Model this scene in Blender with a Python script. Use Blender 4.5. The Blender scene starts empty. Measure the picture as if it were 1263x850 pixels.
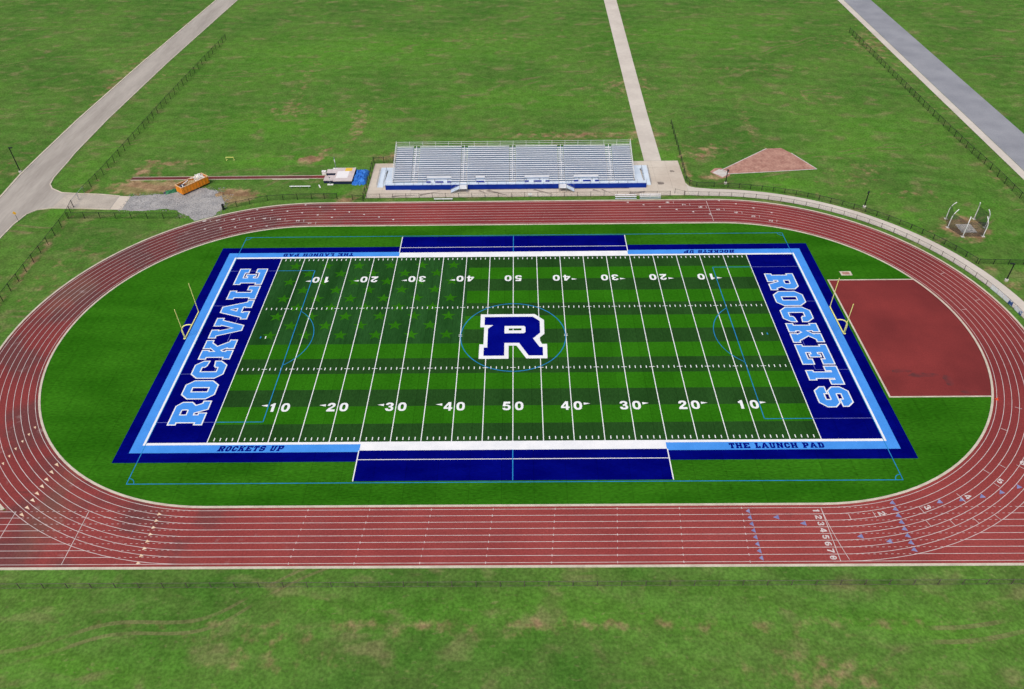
import bpy, math, random
from mathutils import Vector
from mathutils.geometry import tessellate_polygon
random.seed(7)
R = math.radians
sc = bpy.context.scene
COL = sc.collection

# ------------------------------------------------------------------ camera
cd = bpy.data.cameras.new('camera'); cam = bpy.data.objects.new('camera', cd); COL.objects.link(cam)
cam.location = (1.1466, -101.3936, 84.9930)
cam.rotation_euler = (0.8619034, 0.0123527, 0.0028468)
cd.sensor_fit = 'HORIZONTAL'; cd.sensor_width = 36.0
cd.lens = 36.0 * 943.318 / 1263.0
cd.clip_start = 1.0; cd.clip_end = 6000
sc.camera = cam
# ------------------------------------------------------------------ sky, sun, exposure (thin bright overcast)
SUN_EL, SUN_AZ = 58.0, 205.0        # azimuth from north (+y) clockwise
w = bpy.data.worlds.new('World'); sc.world = w; w.use_nodes = True
wn = w.node_tree.nodes; wn.clear()
sky = wn.new('ShaderNodeTexSky'); sky.sky_type = 'NISHITA'; sky.sun_disc = False
sky.sun_elevation = R(SUN_EL); sky.sun_rotation = R(SUN_AZ)
sky.air_density = 1.0; sky.dust_density = 4.0; sky.ozone_density = 0.6
bg = wn.new('ShaderNodeBackground'); bg.inputs[1].default_value = 0.10
wo = wn.new('ShaderNodeOutputWorld')
w.node_tree.links.new(sky.outputs[0], bg.inputs[0]); w.node_tree.links.new(bg.outputs[0], wo.inputs[0])
sl = bpy.data.lights.new('sun', 'SUN'); sl.energy = 1.4; sl.angle = R(24); sl.color = (1.0, 0.93, 0.82)
so = bpy.data.objects.new('sun', sl); COL.objects.link(so)
so.rotation_euler = (R(90 - SUN_EL), 0, R(180 - SUN_AZ))
sc.view_settings.view_transform = 'Standard'; sc.view_settings.look = 'None'
sc.view_settings.exposure = 0.35; sc.view_settings.gamma = 1.0; sc.view_settings.use_curve_mapping = False
sc.cycles.transparent_max_bounces = 16

# ------------------------------------------------------------------ materials
MATS = {}
def lin(c):
    return tuple((v / 255 / 12.92) if v / 255 <= 0.04045 else ((v / 255 + 0.055) / 1.055) ** 2.4 for v in c)
def mat(name, a, b=None, scale=1.0, rough=0.8, metal=0.0, stretch=(1, 1, 1), contrast=(0.35, 0.65), fine=0.0, fine_scale=8.0,
        bump=0.0, spec=0.3, detail=5.0, seam=0.0):
    """base colour a-b mixed by world-space noise, a fine second noise for grain, optional bump"""
    if name in MATS: return MATS[name]
    m = bpy.data.materials.new(name); MATS[name] = m; m.use_nodes = True
    nt = m.node_tree; N, L = nt.nodes, nt.links
    p = N['Principled BSDF']
    p.inputs['Roughness'].default_value = rough; p.inputs['Metallic'].default_value = metal
    p.inputs['Specular IOR Level'].default_value = spec
    if b is None and not fine:
        p.inputs['Base Color'].default_value = (*a, 1); return m
    g = N.new('ShaderNodeNewGeometry')
    mp = N.new('ShaderNodeMapping'); mp.inputs['Scale'].default_value = stretch
    L.new(g.outputs['Position'], mp.inputs['Vector'])
    n1 = N.new('ShaderNodeTexNoise'); n1.inputs['Scale'].default_value = scale; n1.inputs['Detail'].default_value = detail
    L.new(mp.outputs[0], n1.inputs['Vector'])
    mr = N.new('ShaderNodeMapRange'); mr.inputs[1].default_value, mr.inputs[2].default_value = contrast
    L.new(n1.outputs['Fac'], mr.inputs[0])
    mx = N.new('ShaderNodeMix'); mx.data_type = 'RGBA'
    mx.inputs[6].default_value = (*a, 1); mx.inputs[7].default_value = (*(b or a), 1)
    L.new(mr.outputs[0], mx.inputs[0]); out = mx.outputs[2]
    if fine:
        n2 = N.new('ShaderNodeTexNoise'); n2.inputs['Scale'].default_value = fine_scale; n2.inputs['Detail'].default_value = 3
        L.new(mp.outputs[0], n2.inputs['Vector'])
        m2 = N.new('ShaderNodeMapRange'); m2.inputs[1].default_value = .25; m2.inputs[2].default_value = .75
        m2.inputs[3].default_value = 1 - fine; m2.inputs[4].default_value = 1 + fine
        L.new(n2.outputs['Fac'], m2.inputs[0])
        vm = N.new('ShaderNodeVectorMath'); vm.operation = 'SCALE'
        L.new(out, vm.inputs[0]); L.new(m2.outputs[0], vm.inputs['Scale']); out = vm.outputs[0]
        if bump:
            bp = N.new('ShaderNodeBump'); bp.inputs['Strength'].default_value = bump; bp.inputs['Distance'].default_value = 0.05
            L.new(n2.outputs['Fac'], bp.inputs['Height']); L.new(bp.outputs[0], p.inputs['Normal'])
    if seam:      # glued seams between the 4.57 m turf rolls
        sx = N.new('ShaderNodeSeparateXYZ'); L.new(g.outputs['Position'], sx.inputs[0])
        def op(o, x, y):
            k = N.new('ShaderNodeMath'); k.operation = o
            for i, v in enumerate((x, y)):
                if isinstance(v, (int, float)): k.inputs[i].default_value = v
                else: L.new(v, k.inputs[i])
            return k.outputs[0]
        fr = op('FRACT', op('DIVIDE', op('ADD', sx.outputs[0], 500.0), 4.572), 0)
        roll = op('FLOOR', op('DIVIDE', op('ADD', sx.outputs[0], 500.0), 4.572), 0)
        wn_ = N.new('ShaderNodeTexWhiteNoise'); wn_.noise_dimensions = '1D'; L.new(roll, wn_.inputs['W'])
        k = op('MULTIPLY', op('SUBTRACT', 1.0, op('MULTIPLY', op('LESS_THAN', fr, .03), seam)), op('ADD', .955, op('MULTIPLY', wn_.outputs[0], .09)))
        v2 = N.new('ShaderNodeVectorMath'); v2.operation = 'SCALE'; L.new(out, v2.inputs[0]); L.new(k, v2.inputs['Scale']); out = v2.outputs[0]
    L.new(out, p.inputs['Base Color'])
    return m

TL = (0.021, 0.130, 0.0045); TL2 = (0.028, 0.160, 0.006)
TD = (0.015, 0.056, 0.011); TD2 = (0.021, 0.074, 0.015)
M_turf = mat('turf_green', (0.021, 0.116, 0.0045), (0.034, 0.160, 0.0075), 0.13, .9, fine=.34, fine_scale=2.6, stretch=(.55, 1.7, 1), spec=.0, bump=.3, seam=.16)
M_light = mat('turf_light_stripe', TL, TL2, 0.14, .9, fine=.20, fine_scale=3.0, stretch=(1.0, .8, 1), spec=.0, bump=.3, seam=.16)
M_dark = mat('turf_dark_stripe', TD, TD2, 0.14, .9, fine=.22, fine_scale=3.0, stretch=(1.2, .5, 1), spec=.0, bump=.3, seam=.16)
M_cant = mat('turf_dark_panel', (0.012, 0.056, 0.011), (0.022, 0.088, 0.020), 0.22, .9, fine=.22, fine_scale=3.0, stretch=(1.3, .22, 1), spec=.0, bump=.3, seam=.16)
M_navy = mat('turf_navy', (0.0005, 0.0010, 0.122), (0.0010, 0.0025, 0.165), .3, .9, fine=.16, fine_scale=3.0, stretch=(.6, 1.3, 1), spec=.0, bump=.3, seam=.16)
M_sky = mat('turf_light_blue', (0.058, 0.265, 0.74), (0.070, 0.30, 0.80), .4, .9, fine=.07, fine_scale=3.0, spec=.0)
M_white = mat('turf_white', (.76, .78, .80), (.84, .85, .86), .5, .9, fine=.05, fine_scale=3.0, spec=.0)
M_soc = mat('turf_soccer_blue', (0.015, 0.20, 0.42), (0.03, 0.26, 0.60), .8, .9, spec=.0)
M_soc2 = mat('turf_soccer_pale', (0.14, 0.16, 0.50), (0.20, 0.23, 0.58), .8, .9, spec=.0)
M_logo = mat('turf_logo_blue', (0.0008, 0.002, 0.165), (0.0015, 0.004, 0.21), .3, .9, fine=.12, fine_scale=3.0, spec=.0)
M_paint = mat('track_paint', (.52, .46, .44), (.68, .62, .60), .9, .7)
M_paint_o = mat('track_paint_orange', (.70, .48, .30), (.80, .66, .50), 2, .7)
M_paint_b = mat('track_paint_lavender', (.15, .17, .36), (.26, .28, .48), 2, .7)
M_kerb = mat('kerb_concrete', (.50, .44, .35), (.62, .56, .46), .6, .9, fine=.12, fine_scale=6)
M_conc = mat('apron_concrete', (.52, .45, .37), (.63, .57, .48), .12, .9, fine=.05, fine_scale=1.5)
M_conc2 = mat('pad_concrete', (.50, .47, .43), (.62, .59, .55), .7, .9, fine=.12, fine_scale=6)
M_walk = mat('walkway_concrete', (.54, .49, .43), (.62, .57, .50), .15, .9, fine=.04, fine_scale=1.2)
M_road = mat('road_surface', (.33, .30, .265), (.43, .395, .35), .25, .9, fine=.07, fine_scale=2, stretch=(1, .16, 1))
M_drive = mat('driveway_surface', (.38, .34, .29), (.50, .45, .38), .2, .9, fine=.14, fine_scale=3)
M_asph = mat('far_road_asphalt', (.24, .25, .28), (.30, .31, .34), .15, .9, fine=.1, fine_scale=3)
M_gravel = mat('gravel', (.27, .268, .272), (.40, .39, .38), .35, .95, fine=.40, fine_scale=5.0, bump=.5)
M_dirt = mat('dirt', (.22, .13, .07), (.38, .27, .15), .7, .95, fine=.3, fine_scale=3)
M_sector = mat('throwing_sector_cinder', (.34, .17, .13), (.46, .26, .20), .5, .95, fine=.2, fine_scale=2)
M_alu = mat('aluminium_plank', (.58, .68, .80), (.66, .76, .86), .5, .5, .0, stretch=(.3, 1, 1))
M_alu_seat = mat('aluminium_seat', (.80, .82, .84), (.88, .89, .90), .4, .5, .05, stretch=(.3, 1, 1))
M_alu_shade = mat('aluminium_plank_shaded', (.085, .15, .27), (.12, .20, .33), .5, .5, .0, stretch=(.3, 1, 1))  # aluminium darkened and blued: painted shade below the seat planks
M_galv = mat('galvanised_steel', (.30, .33, .37), None, 1, .5, .3)
M_fascia = mat('royal_blue_panel', (.003, .024, .26), (.005, .034, .32), .5, .6, spec=.1)
M_white_st = mat('white_painted_steel', (.78, .79, .80), None, 1, .4)
M_black = mat('black_steel', (.012, .014, .015), None, 1, .5)
M_yel = mat('yellow_paint', (.86, .82, .22), (.90, .87, .32), 1, .45)
M_orange = mat('orange_steel', (.78, .25, .012), (.88, .32, .025), 1.2, .5, fine=.12, fine_scale=3)
M_rim = mat('pale_orange_rim', (.78, .45, .20), (.85, .62, .40), 2.5, .6)  # top rails, paler than the body orange
M_rail = mat('weathered_rail', (.10, .085, .07), (.16, .14, .12), 2, .6, .3)
M_stain_shade = mat('stained_shaded_concrete', (.16, .135, .115), (.36, .31, .26), .9, .9, contrast=(.3, .75))
M_tarp = mat('blue_tarp', (.02, .13, .52), (.05, .24, .70), 1.6, .45)
M_gtarp = mat('green_tarp', (.02, .13, .06), (.05, .25, .11), 2, .6)
M_pad = mat('landing_mat_vinyl', (.52, .44, .43), (.62, .55, .54), .8, .7)
M_padw = mat('landing_mat_white', (.80, .78, .78), None, 1, .7)
M_padn = mat('landing_mat_navy', (.012, .022, .06), None, 1, .7)
M_pady = mat('landing_mat_yellow', (.75, .50, .05), None, 1, .7)
M_navy_st = mat('navy_pad', (.01, .03, .18), None, 1, .6)
M_junk_w = mat('white_scrap', (.66, .65, .62), (.82, .81, .78), 3, .8)
M_junk_t = mat('tan_lumber', (.45, .32, .16), (.60, .46, .28), 3, .8)
M_junk_d = mat('dark_scrap', (.03, .035, .06), (.10, .11, .15), 3, .8)
M_sign = mat('sign_yellow', (.70, .38, .03), None, 1, .5)
M_cone = mat('cone_orange', (.75, .09, .03), None, 1, .5)
M_bwhite = mat('banner_white_print', (.74, .78, .85), (.86, .88, .90), 3.0, .6, contrast=(.45, .55))
M_bblue = mat('banner_blue_print', (.02, .08, .30), (.62, .68, .76), 1.6, .6, contrast=(.52, .58))
M_lens = mat('lamp_lens', (.5, .52, .55), None, 1, .2)

def track_mat():
    m = bpy.data.materials.new('track_rubber'); m.use_nodes = True
    nt = m.node_tree; N, L = nt.nodes, nt.links; p = N['Principled BSDF']
    p.inputs['Roughness'].default_value = .9; p.inputs['Specular IOR Level'].default_value = .08
    g = N.new('ShaderNodeNewGeometry')
    def noise(s, d=4, st=(1, 1, 1)):
        mp = N.new('ShaderNodeMapping'); mp.inputs['Scale'].default_value = st
        L.new(g.outputs['Position'], mp.inputs[0])
        n = N.new('ShaderNodeTexNoise'); n.inputs['Scale'].default_value = s; n.inputs['Detail'].default_value = d
        L.new(mp.outputs[0], n.inputs['Vector']); return n.outputs['Fac']
    def rng(x, a, b, c, d):
        r = N.new('ShaderNodeMapRange'); r.interpolation_type = 'SMOOTHSTEP'
        for i, v in enumerate((a, b, c, d)): r.inputs[i + 1].default_value = v
        L.new(x, r.inputs[0]); return r.outputs[0]
    def mul(x, y):
        k = N.new('ShaderNodeMath'); k.operation = 'MULTIPLY'
        L.new(x, k.inputs[0]); L.new(y, k.inputs[1]); return k.outputs[0]
    def mix(f, a, b):
        x = N.new('ShaderNodeMix'); x.data_type = 'RGBA'; L.new(f, x.inputs[0])
        for s, v in ((6, a), (7, b)):
            if isinstance(v, tuple): x.inputs[s].default_value = (*v, 1)
            else: L.new(v, x.inputs[s])
        return x.outputs[2]
    base = mix(rng(noise(.06), .3, .7, 0, 1), (.195, .032, .033), (.262, .045, .043))
    sep = N.new('ShaderNodeSeparateXYZ'); L.new(g.outputs['Position'], sep.inputs[0])
    # paler towards the home straight: near-side sheen painted into the colour
    base = mix(rng(sep.outputs[1], -24, -38, 0, .75), base, mix(rng(noise(.09), .3, .7, 0, 1), (.265, .048, .045), (.325, .066, .060)))
    # grey-brown and pale blotches, stronger and darker towards the left bend
    wmask = rng(sep.outputs[0], -20, -52, .12, 1.0)
    dk = mul(rng(sep.outputs[0], -30, -58, 0, .75), rng(sep.outputs[1], -5, 22, .25, 1.0))
    base = mix(dk, base, (.120, .038, .038))
    c1 = mix(mul(rng(noise(.13, 3), .46, .60, 0, .62), wmask), base, (.105, .048, .048))
    c2 = mix(mul(rng(noise(.075, 3, (1, .5, 1)), .56, .66, 0, .28), wmask), c1, (.21, .125, .085))
    c3 = mix(mul(rng(noise(.45, 5), .62, .74, 0, .35), wmask), c2, (.36, .27, .26))
    # scuffs
    c4 = mix(rng(noise(.35, 6, (.35, 2.0, 1)), .66, .76, 0, .45), c3, (.09, .040, .040))
    f = N.new('ShaderNodeVectorMath'); f.operation = 'SCALE'; L.new(c4, f.inputs[0])
    L.new(rng(noise(4.0, 3), .25, .75, .84, 1.16), f.inputs['Scale'])
    L.new(f.outputs[0], p.inputs['Base Color'])
    return m
M_track = track_mat()
M_hj = mat('high_jump_rubber', (.165, .028, .028), (.235, .038, .036), .10, .9, fine=.12, fine_scale=4, spec=.08, detail=6)
M_scuff = mat('scuffed_rubber', (.105, .036, .037), (.19, .034, .034), .8, .9, contrast=(.3, .6), spec=.08)

def ground_mat():
    m = bpy.data.materials.new('grass_ground'); m.use_nodes = True
    nt = m.node_tree; N, L = nt.nodes, nt.links; p = N['Principled BSDF']
    p.inputs['Roughness'].default_value = .95; p.inputs['Specular IOR Level'].default_value = .05
    g = N.new('ShaderNodeNewGeometry')
    at = N.new('ShaderNodeAttribute'); at.attribute_name = 'wear'
    at2 = N.new('ShaderNodeAttribute'); at2.attribute_name = 'lush'
    def noise(s, d=5, st=(1, 1, 1), dist=0):
        mp = N.new('ShaderNodeMapping'); mp.inputs['Scale'].default_value = st
        L.new(g.outputs['Position'], mp.inputs[0])
        n = N.new('ShaderNodeTexNoise'); n.inputs['Scale'].default_value = s; n.inputs['Detail'].default_value = d
        n.inputs['Distortion'].default_value = dist
        L.new(mp.outputs[0], n.inputs['Vector']); return n.outputs['Fac']
    def rng(x, a, b, c, d):
        r = N.new('ShaderNodeMapRange'); r.interpolation_type = 'SMOOTHSTEP'
        for i, v in enumerate((a, b, c, d)): r.inputs[i + 1].default_value = v
        L.new(x, r.inputs[0]); return r.outputs[0]
    def op(o, x, y):
        k = N.new('ShaderNodeMath'); k.operation = o
        for i, v in enumerate((x, y)):
            if isinstance(v, (int, float)): k.inputs[i].default_value = v
            else: L.new(v, k.inputs[i])
        return k.outputs[0]
    def mix(f, a, b):
        x = N.new('ShaderNodeMix'); x.data_type = 'RGBA'
        if isinstance(f, float): x.inputs[0].default_value = f
        else: L.new(f, x.inputs[0])
        for s, v in ((6, a), (7, b)):
            if isinstance(v, tuple): x.inputs[s].default_value = (*v, 1)
            else: L.new(v, x.inputs[s])
        return x.outputs[2]
    base = mix(rng(noise(.045, 4), .35, .65, 0, 1), (.055, .150, .020), (.088, .200, .029))
    base = mix(rng(noise(.22, 5), .35, .7, 0, .6), base, (.092, .148, .036))
    base = mix(op('MULTIPLY', at2.outputs['Fac'], .8), base, (.088, .255, .020))
    # thin dry turf scattered everywhere, in streaks
    base = mix(rng(noise(.16, 7, (1, 1.6, 1), .4), .53, .70, 0, .55), base, (.215, .190, .090))
    base = mix(rng(noise(1.1, 6, (1, 1.8, 1), .6), .58, .74, 0, .32), base, (.25, .21, .11))
    wr = rng(op('ADD', at.outputs['Fac'], op('MULTIPLY', op('SUBTRACT', noise(.55, 6), .5), 1.5)), .22, .80, 0, 1)
    base = mix(wr, base, mix(rng(noise(.35, 4), .35, .65, 0, 1), (.36, .25, .14), (.22, .135, .075)))
    sp3 = N.new('ShaderNodeSeparateXYZ'); L.new(g.outputs['Position'], sp3.inputs[0])
    ph = op('ADD', op('ADD', op('MULTIPLY', sp3.outputs[0], .22), op('MULTIPLY', sp3.outputs[1], 1.05)), op('MULTIPLY', noise(.03, 3), 16.0))
    st = rng(op('SINE', ph, 0), -.35, .35, 0, 1)
    base = mix(op('MULTIPLY', st, rng(noise(.05, 4), .36, .60, 0, .34)), base, (.105, .225, .040))
    ph2 = op('FRACT', op('DIVIDE', op('ADD', op('ADD', sp3.outputs[1], op('MULTIPLY', sp3.outputs[0], -.35)), op('MULTIPLY', noise(.018, 2), 40.0)), 37.0), 0)
    rut = op('MAXIMUM', op('MULTIPLY', op('GREATER_THAN', ph2, .50), op('LESS_THAN', ph2, .516)), op('MULTIPLY', op('GREATER_THAN', ph2, .548), op('LESS_THAN', ph2, .564)))
    base = mix(op('MULTIPLY', rut, rng(noise(.12, 5), .45, .62, 0, .5)), base, (.20, .165, .085))
    f = N.new('ShaderNodeVectorMath'); f.operation = 'SCALE'; L.new(base, f.inputs[0])
    L.new(op('MULTIPLY', rng(noise(2.4, 5), .25, .75, .74, 1.26), rng(noise(.5, 4), .25, .75, .84, 1.16)), f.inputs['Scale'])
    L.new(f.outputs[0], p.inputs['Base Color'])
    bp = N.new('ShaderNodeBump'); bp.inputs['Strength'].default_value = .5; bp.inputs['Distance'].default_value = .12
    L.new(noise(2.2, 4), bp.inputs['Height']); L.new(bp.outputs[0], p.inputs['Normal'])
    return m
M_ground = ground_mat()

def mesh_mat(name, colour, cell=.075, wire=.13):
    """chain link / netting: woven diamond wires with open cells, from the panel's own UVs in metres"""
    m = bpy.data.materials.new(name); m.use_nodes = True
    nt = m.node_tree; N, L = nt.nodes, nt.links; p = N['Principled BSDF']; p.inputs['Base Color'].default_value = (*colour, 1)
    p.inputs['Roughness'].default_value = .6
    uv = N.new('ShaderNodeUVMap'); sp = N.new('ShaderNodeSeparateXYZ'); L.new(uv.outputs[0], sp.inputs[0])
    def op(o, x, y):
        k = N.new('ShaderNodeMath'); k.operation = o
        for i, v in enumerate((x, y)):
            if isinstance(v, (int, float)): k.inputs[i].default_value = v
            else: L.new(v, k.inputs[i])
        return k.outputs[0]
    a = op('LESS_THAN', op('FRACT', op('DIVIDE', op('ADD', sp.outputs[0], sp.outputs[1]), cell), 0), wire)
    b = op('LESS_THAN', op('FRACT', op('DIVIDE', op('SUBTRACT', sp.outputs[0], sp.outputs[1]), cell), 0), wire)
    k = op('MAXIMUM', a, b)
    t = N.new('ShaderNodeBsdfTransparent'); mx = N.new('ShaderNodeMixShader')
    L.new(k, mx.inputs[0]); L.new(t.outputs[0], mx.inputs[1]); L.new(p.outputs[0], mx.inputs[2])
    L.new(mx.outputs[0], N['Material Output'].inputs[0])
    return m
M_link = mesh_mat('black_chain_link', (.012, .016, .012), .075, .12)
M_link2 = mesh_mat('low_fence_chain_link', (.06, .055, .05), .075, .05)
M_net = mesh_mat('cage_netting', (.02, .03, .035), .06, .27)

# ------------------------------------------------------------------ helpers
def tag(o, label=None, cat=None, group=None, kind=None):
    if label: o['label'] = label
    if cat: o['category'] = cat
    if group: o['group'] = group
    if kind: o['kind'] = kind
    return o
def link(name, me, parent=None, loc=None):
    o = bpy.data.objects.new(name, me); COL.objects.link(o)
    if parent: o.parent = parent
    if loc: o.location = loc
    return o
def empty(name, loc=(0, 0, 0), rz=0):
    o = bpy.data.objects.new(name, None); COL.objects.link(o)
    o.location = loc; o.rotation_euler = (0, 0, rz); o.empty_display_size = .3
    return o
class MB:
    def __init__(s): s.v = []; s.f = []; s.uv = {}
    def quad(s, a, b, c, d):
        i = len(s.v); s.v += [a, b, c, d]; s.f.append((i, i + 1, i + 2, i + 3)); return s
    def box(s, c, d, rz=0, rx=0):
        cx, cy, cz = c; i = len(s.v); co, si = math.cos(rz), math.sin(rz); cx_, sx_ = math.cos(rx), math.sin(rx)
        for z in (-.5, .5):
            for x, y in ((-.5, -.5), (.5, -.5), (.5, .5), (-.5, .5)):
                X, Y, Z = x * d[0], y * d[1], z * d[2]
                Y, Z = Y * cx_ - Z * sx_, Y * sx_ + Z * cx_
                s.v.append((cx + X * co - Y * si, cy + X * si + Y * co, cz + Z))
        for q in ((3, 2, 1, 0), (4, 5, 6, 7), (0, 1, 5, 4), (1, 2, 6, 5), (2, 3, 7, 6), (3, 0, 4, 7)):
            s.f.append(tuple(i + k for k in q))
        return s
    def tube(s, pts, r, n=6, r2=None):
        pts = [Vector(p) for p in pts]; m = len(pts); base = len(s.v)
        for k, p in enumerate(pts):
            d = (pts[min(k + 1, m - 1)] - pts[max(k - 1, 0)]).normalized()
            up = Vector((0, 0, 1)) if abs(d.z) < .95 else Vector((1, 0, 0))
            a = d.cross(up).normalized(); b = a.cross(d).normalized()
            rr = r if r2 is None else r + (r2 - r) * k / max(m - 1, 1)
            for j in range(n):
                t = 2 * math.pi * j / n
                s.v.append(tuple(p + a * math.cos(t) * rr + b * math.sin(t) * rr))
        for k in range(m - 1):
            for j in range(n):
                a0 = base + k * n + j; a1 = base + k * n + (j + 1) % n
                s.f.append((a0, a0 + n, a1 + n, a1))
        s.f.append(tuple(base + j for j in range(n))); s.f.append(tuple(base + (m - 1) * n + n - 1 - j for j in range(n)))
        return s
    def lathe(s, prof, n=10, c=(0, 0, 0)):
        base = len(s.v)
        for r, z in prof:
            for j in range(n):
                t = 2 * math.pi * j / n; s.v.append((c[0] + r * math.cos(t), c[1] + r * math.sin(t), c[2] + z))
        for k in range(len(prof) - 1):
            for j in range(n):
                a0 = base + k * n + j; a1 = base + k * n + (j + 1) % n
                s.f.append((a0, a1, a1 + n, a0 + n))
        s.f.append(tuple(base + n - 1 - j for j in range(n))); s.f.append(tuple(base + (len(prof) - 1) * n + j for j in range(n)))
        return s
    def strip(s, A, B, closed=False):
        """flat band between two polylines, facing up when B is outside (left) of A"""
        i = len(s.v); n = len(A); s.v += A + B
        for k in range(n if closed else n - 1):
            k2 = (k + 1) % n
            s.f.append((i + k, i + n + k, i + n + k2, i + k2))
        return s
    def slab(s, A, B, z0, z1, closed=False):
        """band with thickness between polylines (xy)"""
        i = len(s.v); n = len(A)
        s.v += [(*p, z0) for p in A] + [(*p, z0) for p in B] + [(*p, z1) for p in A] + [(*p, z1) for p in B]
        for k in range(n if closed else n - 1):
            q = (k + 1) % n
            s.f += [(i + 2 * n + k, i + 3 * n + k, i + 3 * n + q, i + 2 * n + q), (i + k, i + q, i + n + q, i + n + k),
                    (i + k, i + 2 * n + k, i + 2 * n + q, i + q), (i + n + k, i + n + q, i + 3 * n + q, i + 3 * n + k)]
        if not closed:
            s.f += [(i, i + n, i + 3 * n, i + 2 * n), (i + n - 1, i + 3 * n - 1, i + 4 * n - 1, i + 2 * n - 1)]
        return s
    def data(s, name, m, smooth=False, fix=True):
        me = bpy.data.meshes.new(name); me.from_pydata(s.v, [], s.f); me.materials.append(m)
        if fix:
            import bmesh
            b = bmesh.new(); b.from_mesh(me); bmesh.ops.recalc_face_normals(b, faces=b.faces); b.to_mesh(me); b.free()
        if smooth: me.polygons.foreach_set('use_smooth', [True] * len(me.polygons))
        me.update(); return me
    def build(s, name, m, parent=None, loc=None, smooth=False):
        return link(name, s.data(name, m, smooth), parent, loc)

def area(c): return sum(c[i][0] * c[(i + 1) % len(c)][1] - c[(i + 1) % len(c)][0] * c[i][1] for i in range(len(c))) / 2
def offset(c, d):
    """mitred outward offset of a closed contour"""
    if area(c) < 0: c = c[::-1]
    n = len(c); out = []
    for i in range(n):
        p0, p1, p2 = Vector(c[i - 1]), Vector(c[i]), Vector(c[(i + 1) % n])
        a = (p1 - p0).normalized(); b = (p2 - p1).normalized()
        na, nb = Vector((a.y, -a.x)), Vector((b.y, -b.x))
        k = na + nb; q = 1 + na.dot(nb)
        k = k / q if q > .35 else k / .35
        out.append(tuple(p1 + k * d))
    return out
def flat_data(name, contours, z, m):
    """filled sheet (first contour outer, others holes), facing up"""
    vs = [Vector((x, y, 0)) for c in contours for x, y in c]
    tr = tessellate_polygon([[Vector((x, y, 0)) for x, y in c] for c in contours])
    fs = []
    for t in tr:
        a, b, c = (vs[i] for i in t)
        cr = (b - a).cross(c - a).z
        if abs(cr) < 1e-9: continue
        fs.append(tuple(t) if cr > 0 else (t[0], t[2], t[1]))
    me = bpy.data.meshes.new(name); me.from_pydata([(v.x, v.y, z) for v in vs], [], fs); me.materials.append(m); me.update()
    return me
def flat(name, contours, z, m, parent=None): return link(name, flat_data(name, contours, z, m), parent)
def rect(name, x0, x1, y0, y1, z, m, parent=None): return flat(name, [[(x0, y0), (x1, y0), (x1, y1), (x0, y1)]], z, m, parent)
def lines_mesh(segs, wd, z):
    b = MB()
    for (x0, y0), (x1, y1) in segs:
        d = Vector((x1 - x0, y1 - y0)).normalized() * wd / 2; nx, ny = -d.y, d.x
        b.quad((x0 - nx, y0 - ny, z), (x1 - nx, y1 - ny, z), (x1 + nx, y1 + ny, z), (x0 + nx, y0 + ny, z))
    return b
def arc(c, r, a0, a1, n): return [(c[0] + r * math.cos(R(a0 + (a1 - a0) * i / n)), c[1] + r * math.sin(R(a0 + (a1 - a0) * i / n))) for i in range(n + 1)]
def frame_band(name, X1, Y1, X0, Y0, z, m, parent):
    return flat(name, [[(-X1, -Y1), (X1, -Y1), (X1, Y1), (-X1, Y1)], [(-X0, -Y0), (X0, -Y0), (X0, Y0), (-X0, Y0)]], z, m, parent)

def wobble(poly, amp, n=5):
    out = []
    for i, p in enumerate(poly):
        q = poly[(i + 1) % len(poly)]
        for k in range(n):
            t = k / n; out.append((p[0] + (q[0] - p[0]) * t + random.uniform(-amp, amp), p[1] + (q[1] - p[1]) * t + random.uniform(-amp, amp)))
    return out

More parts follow.
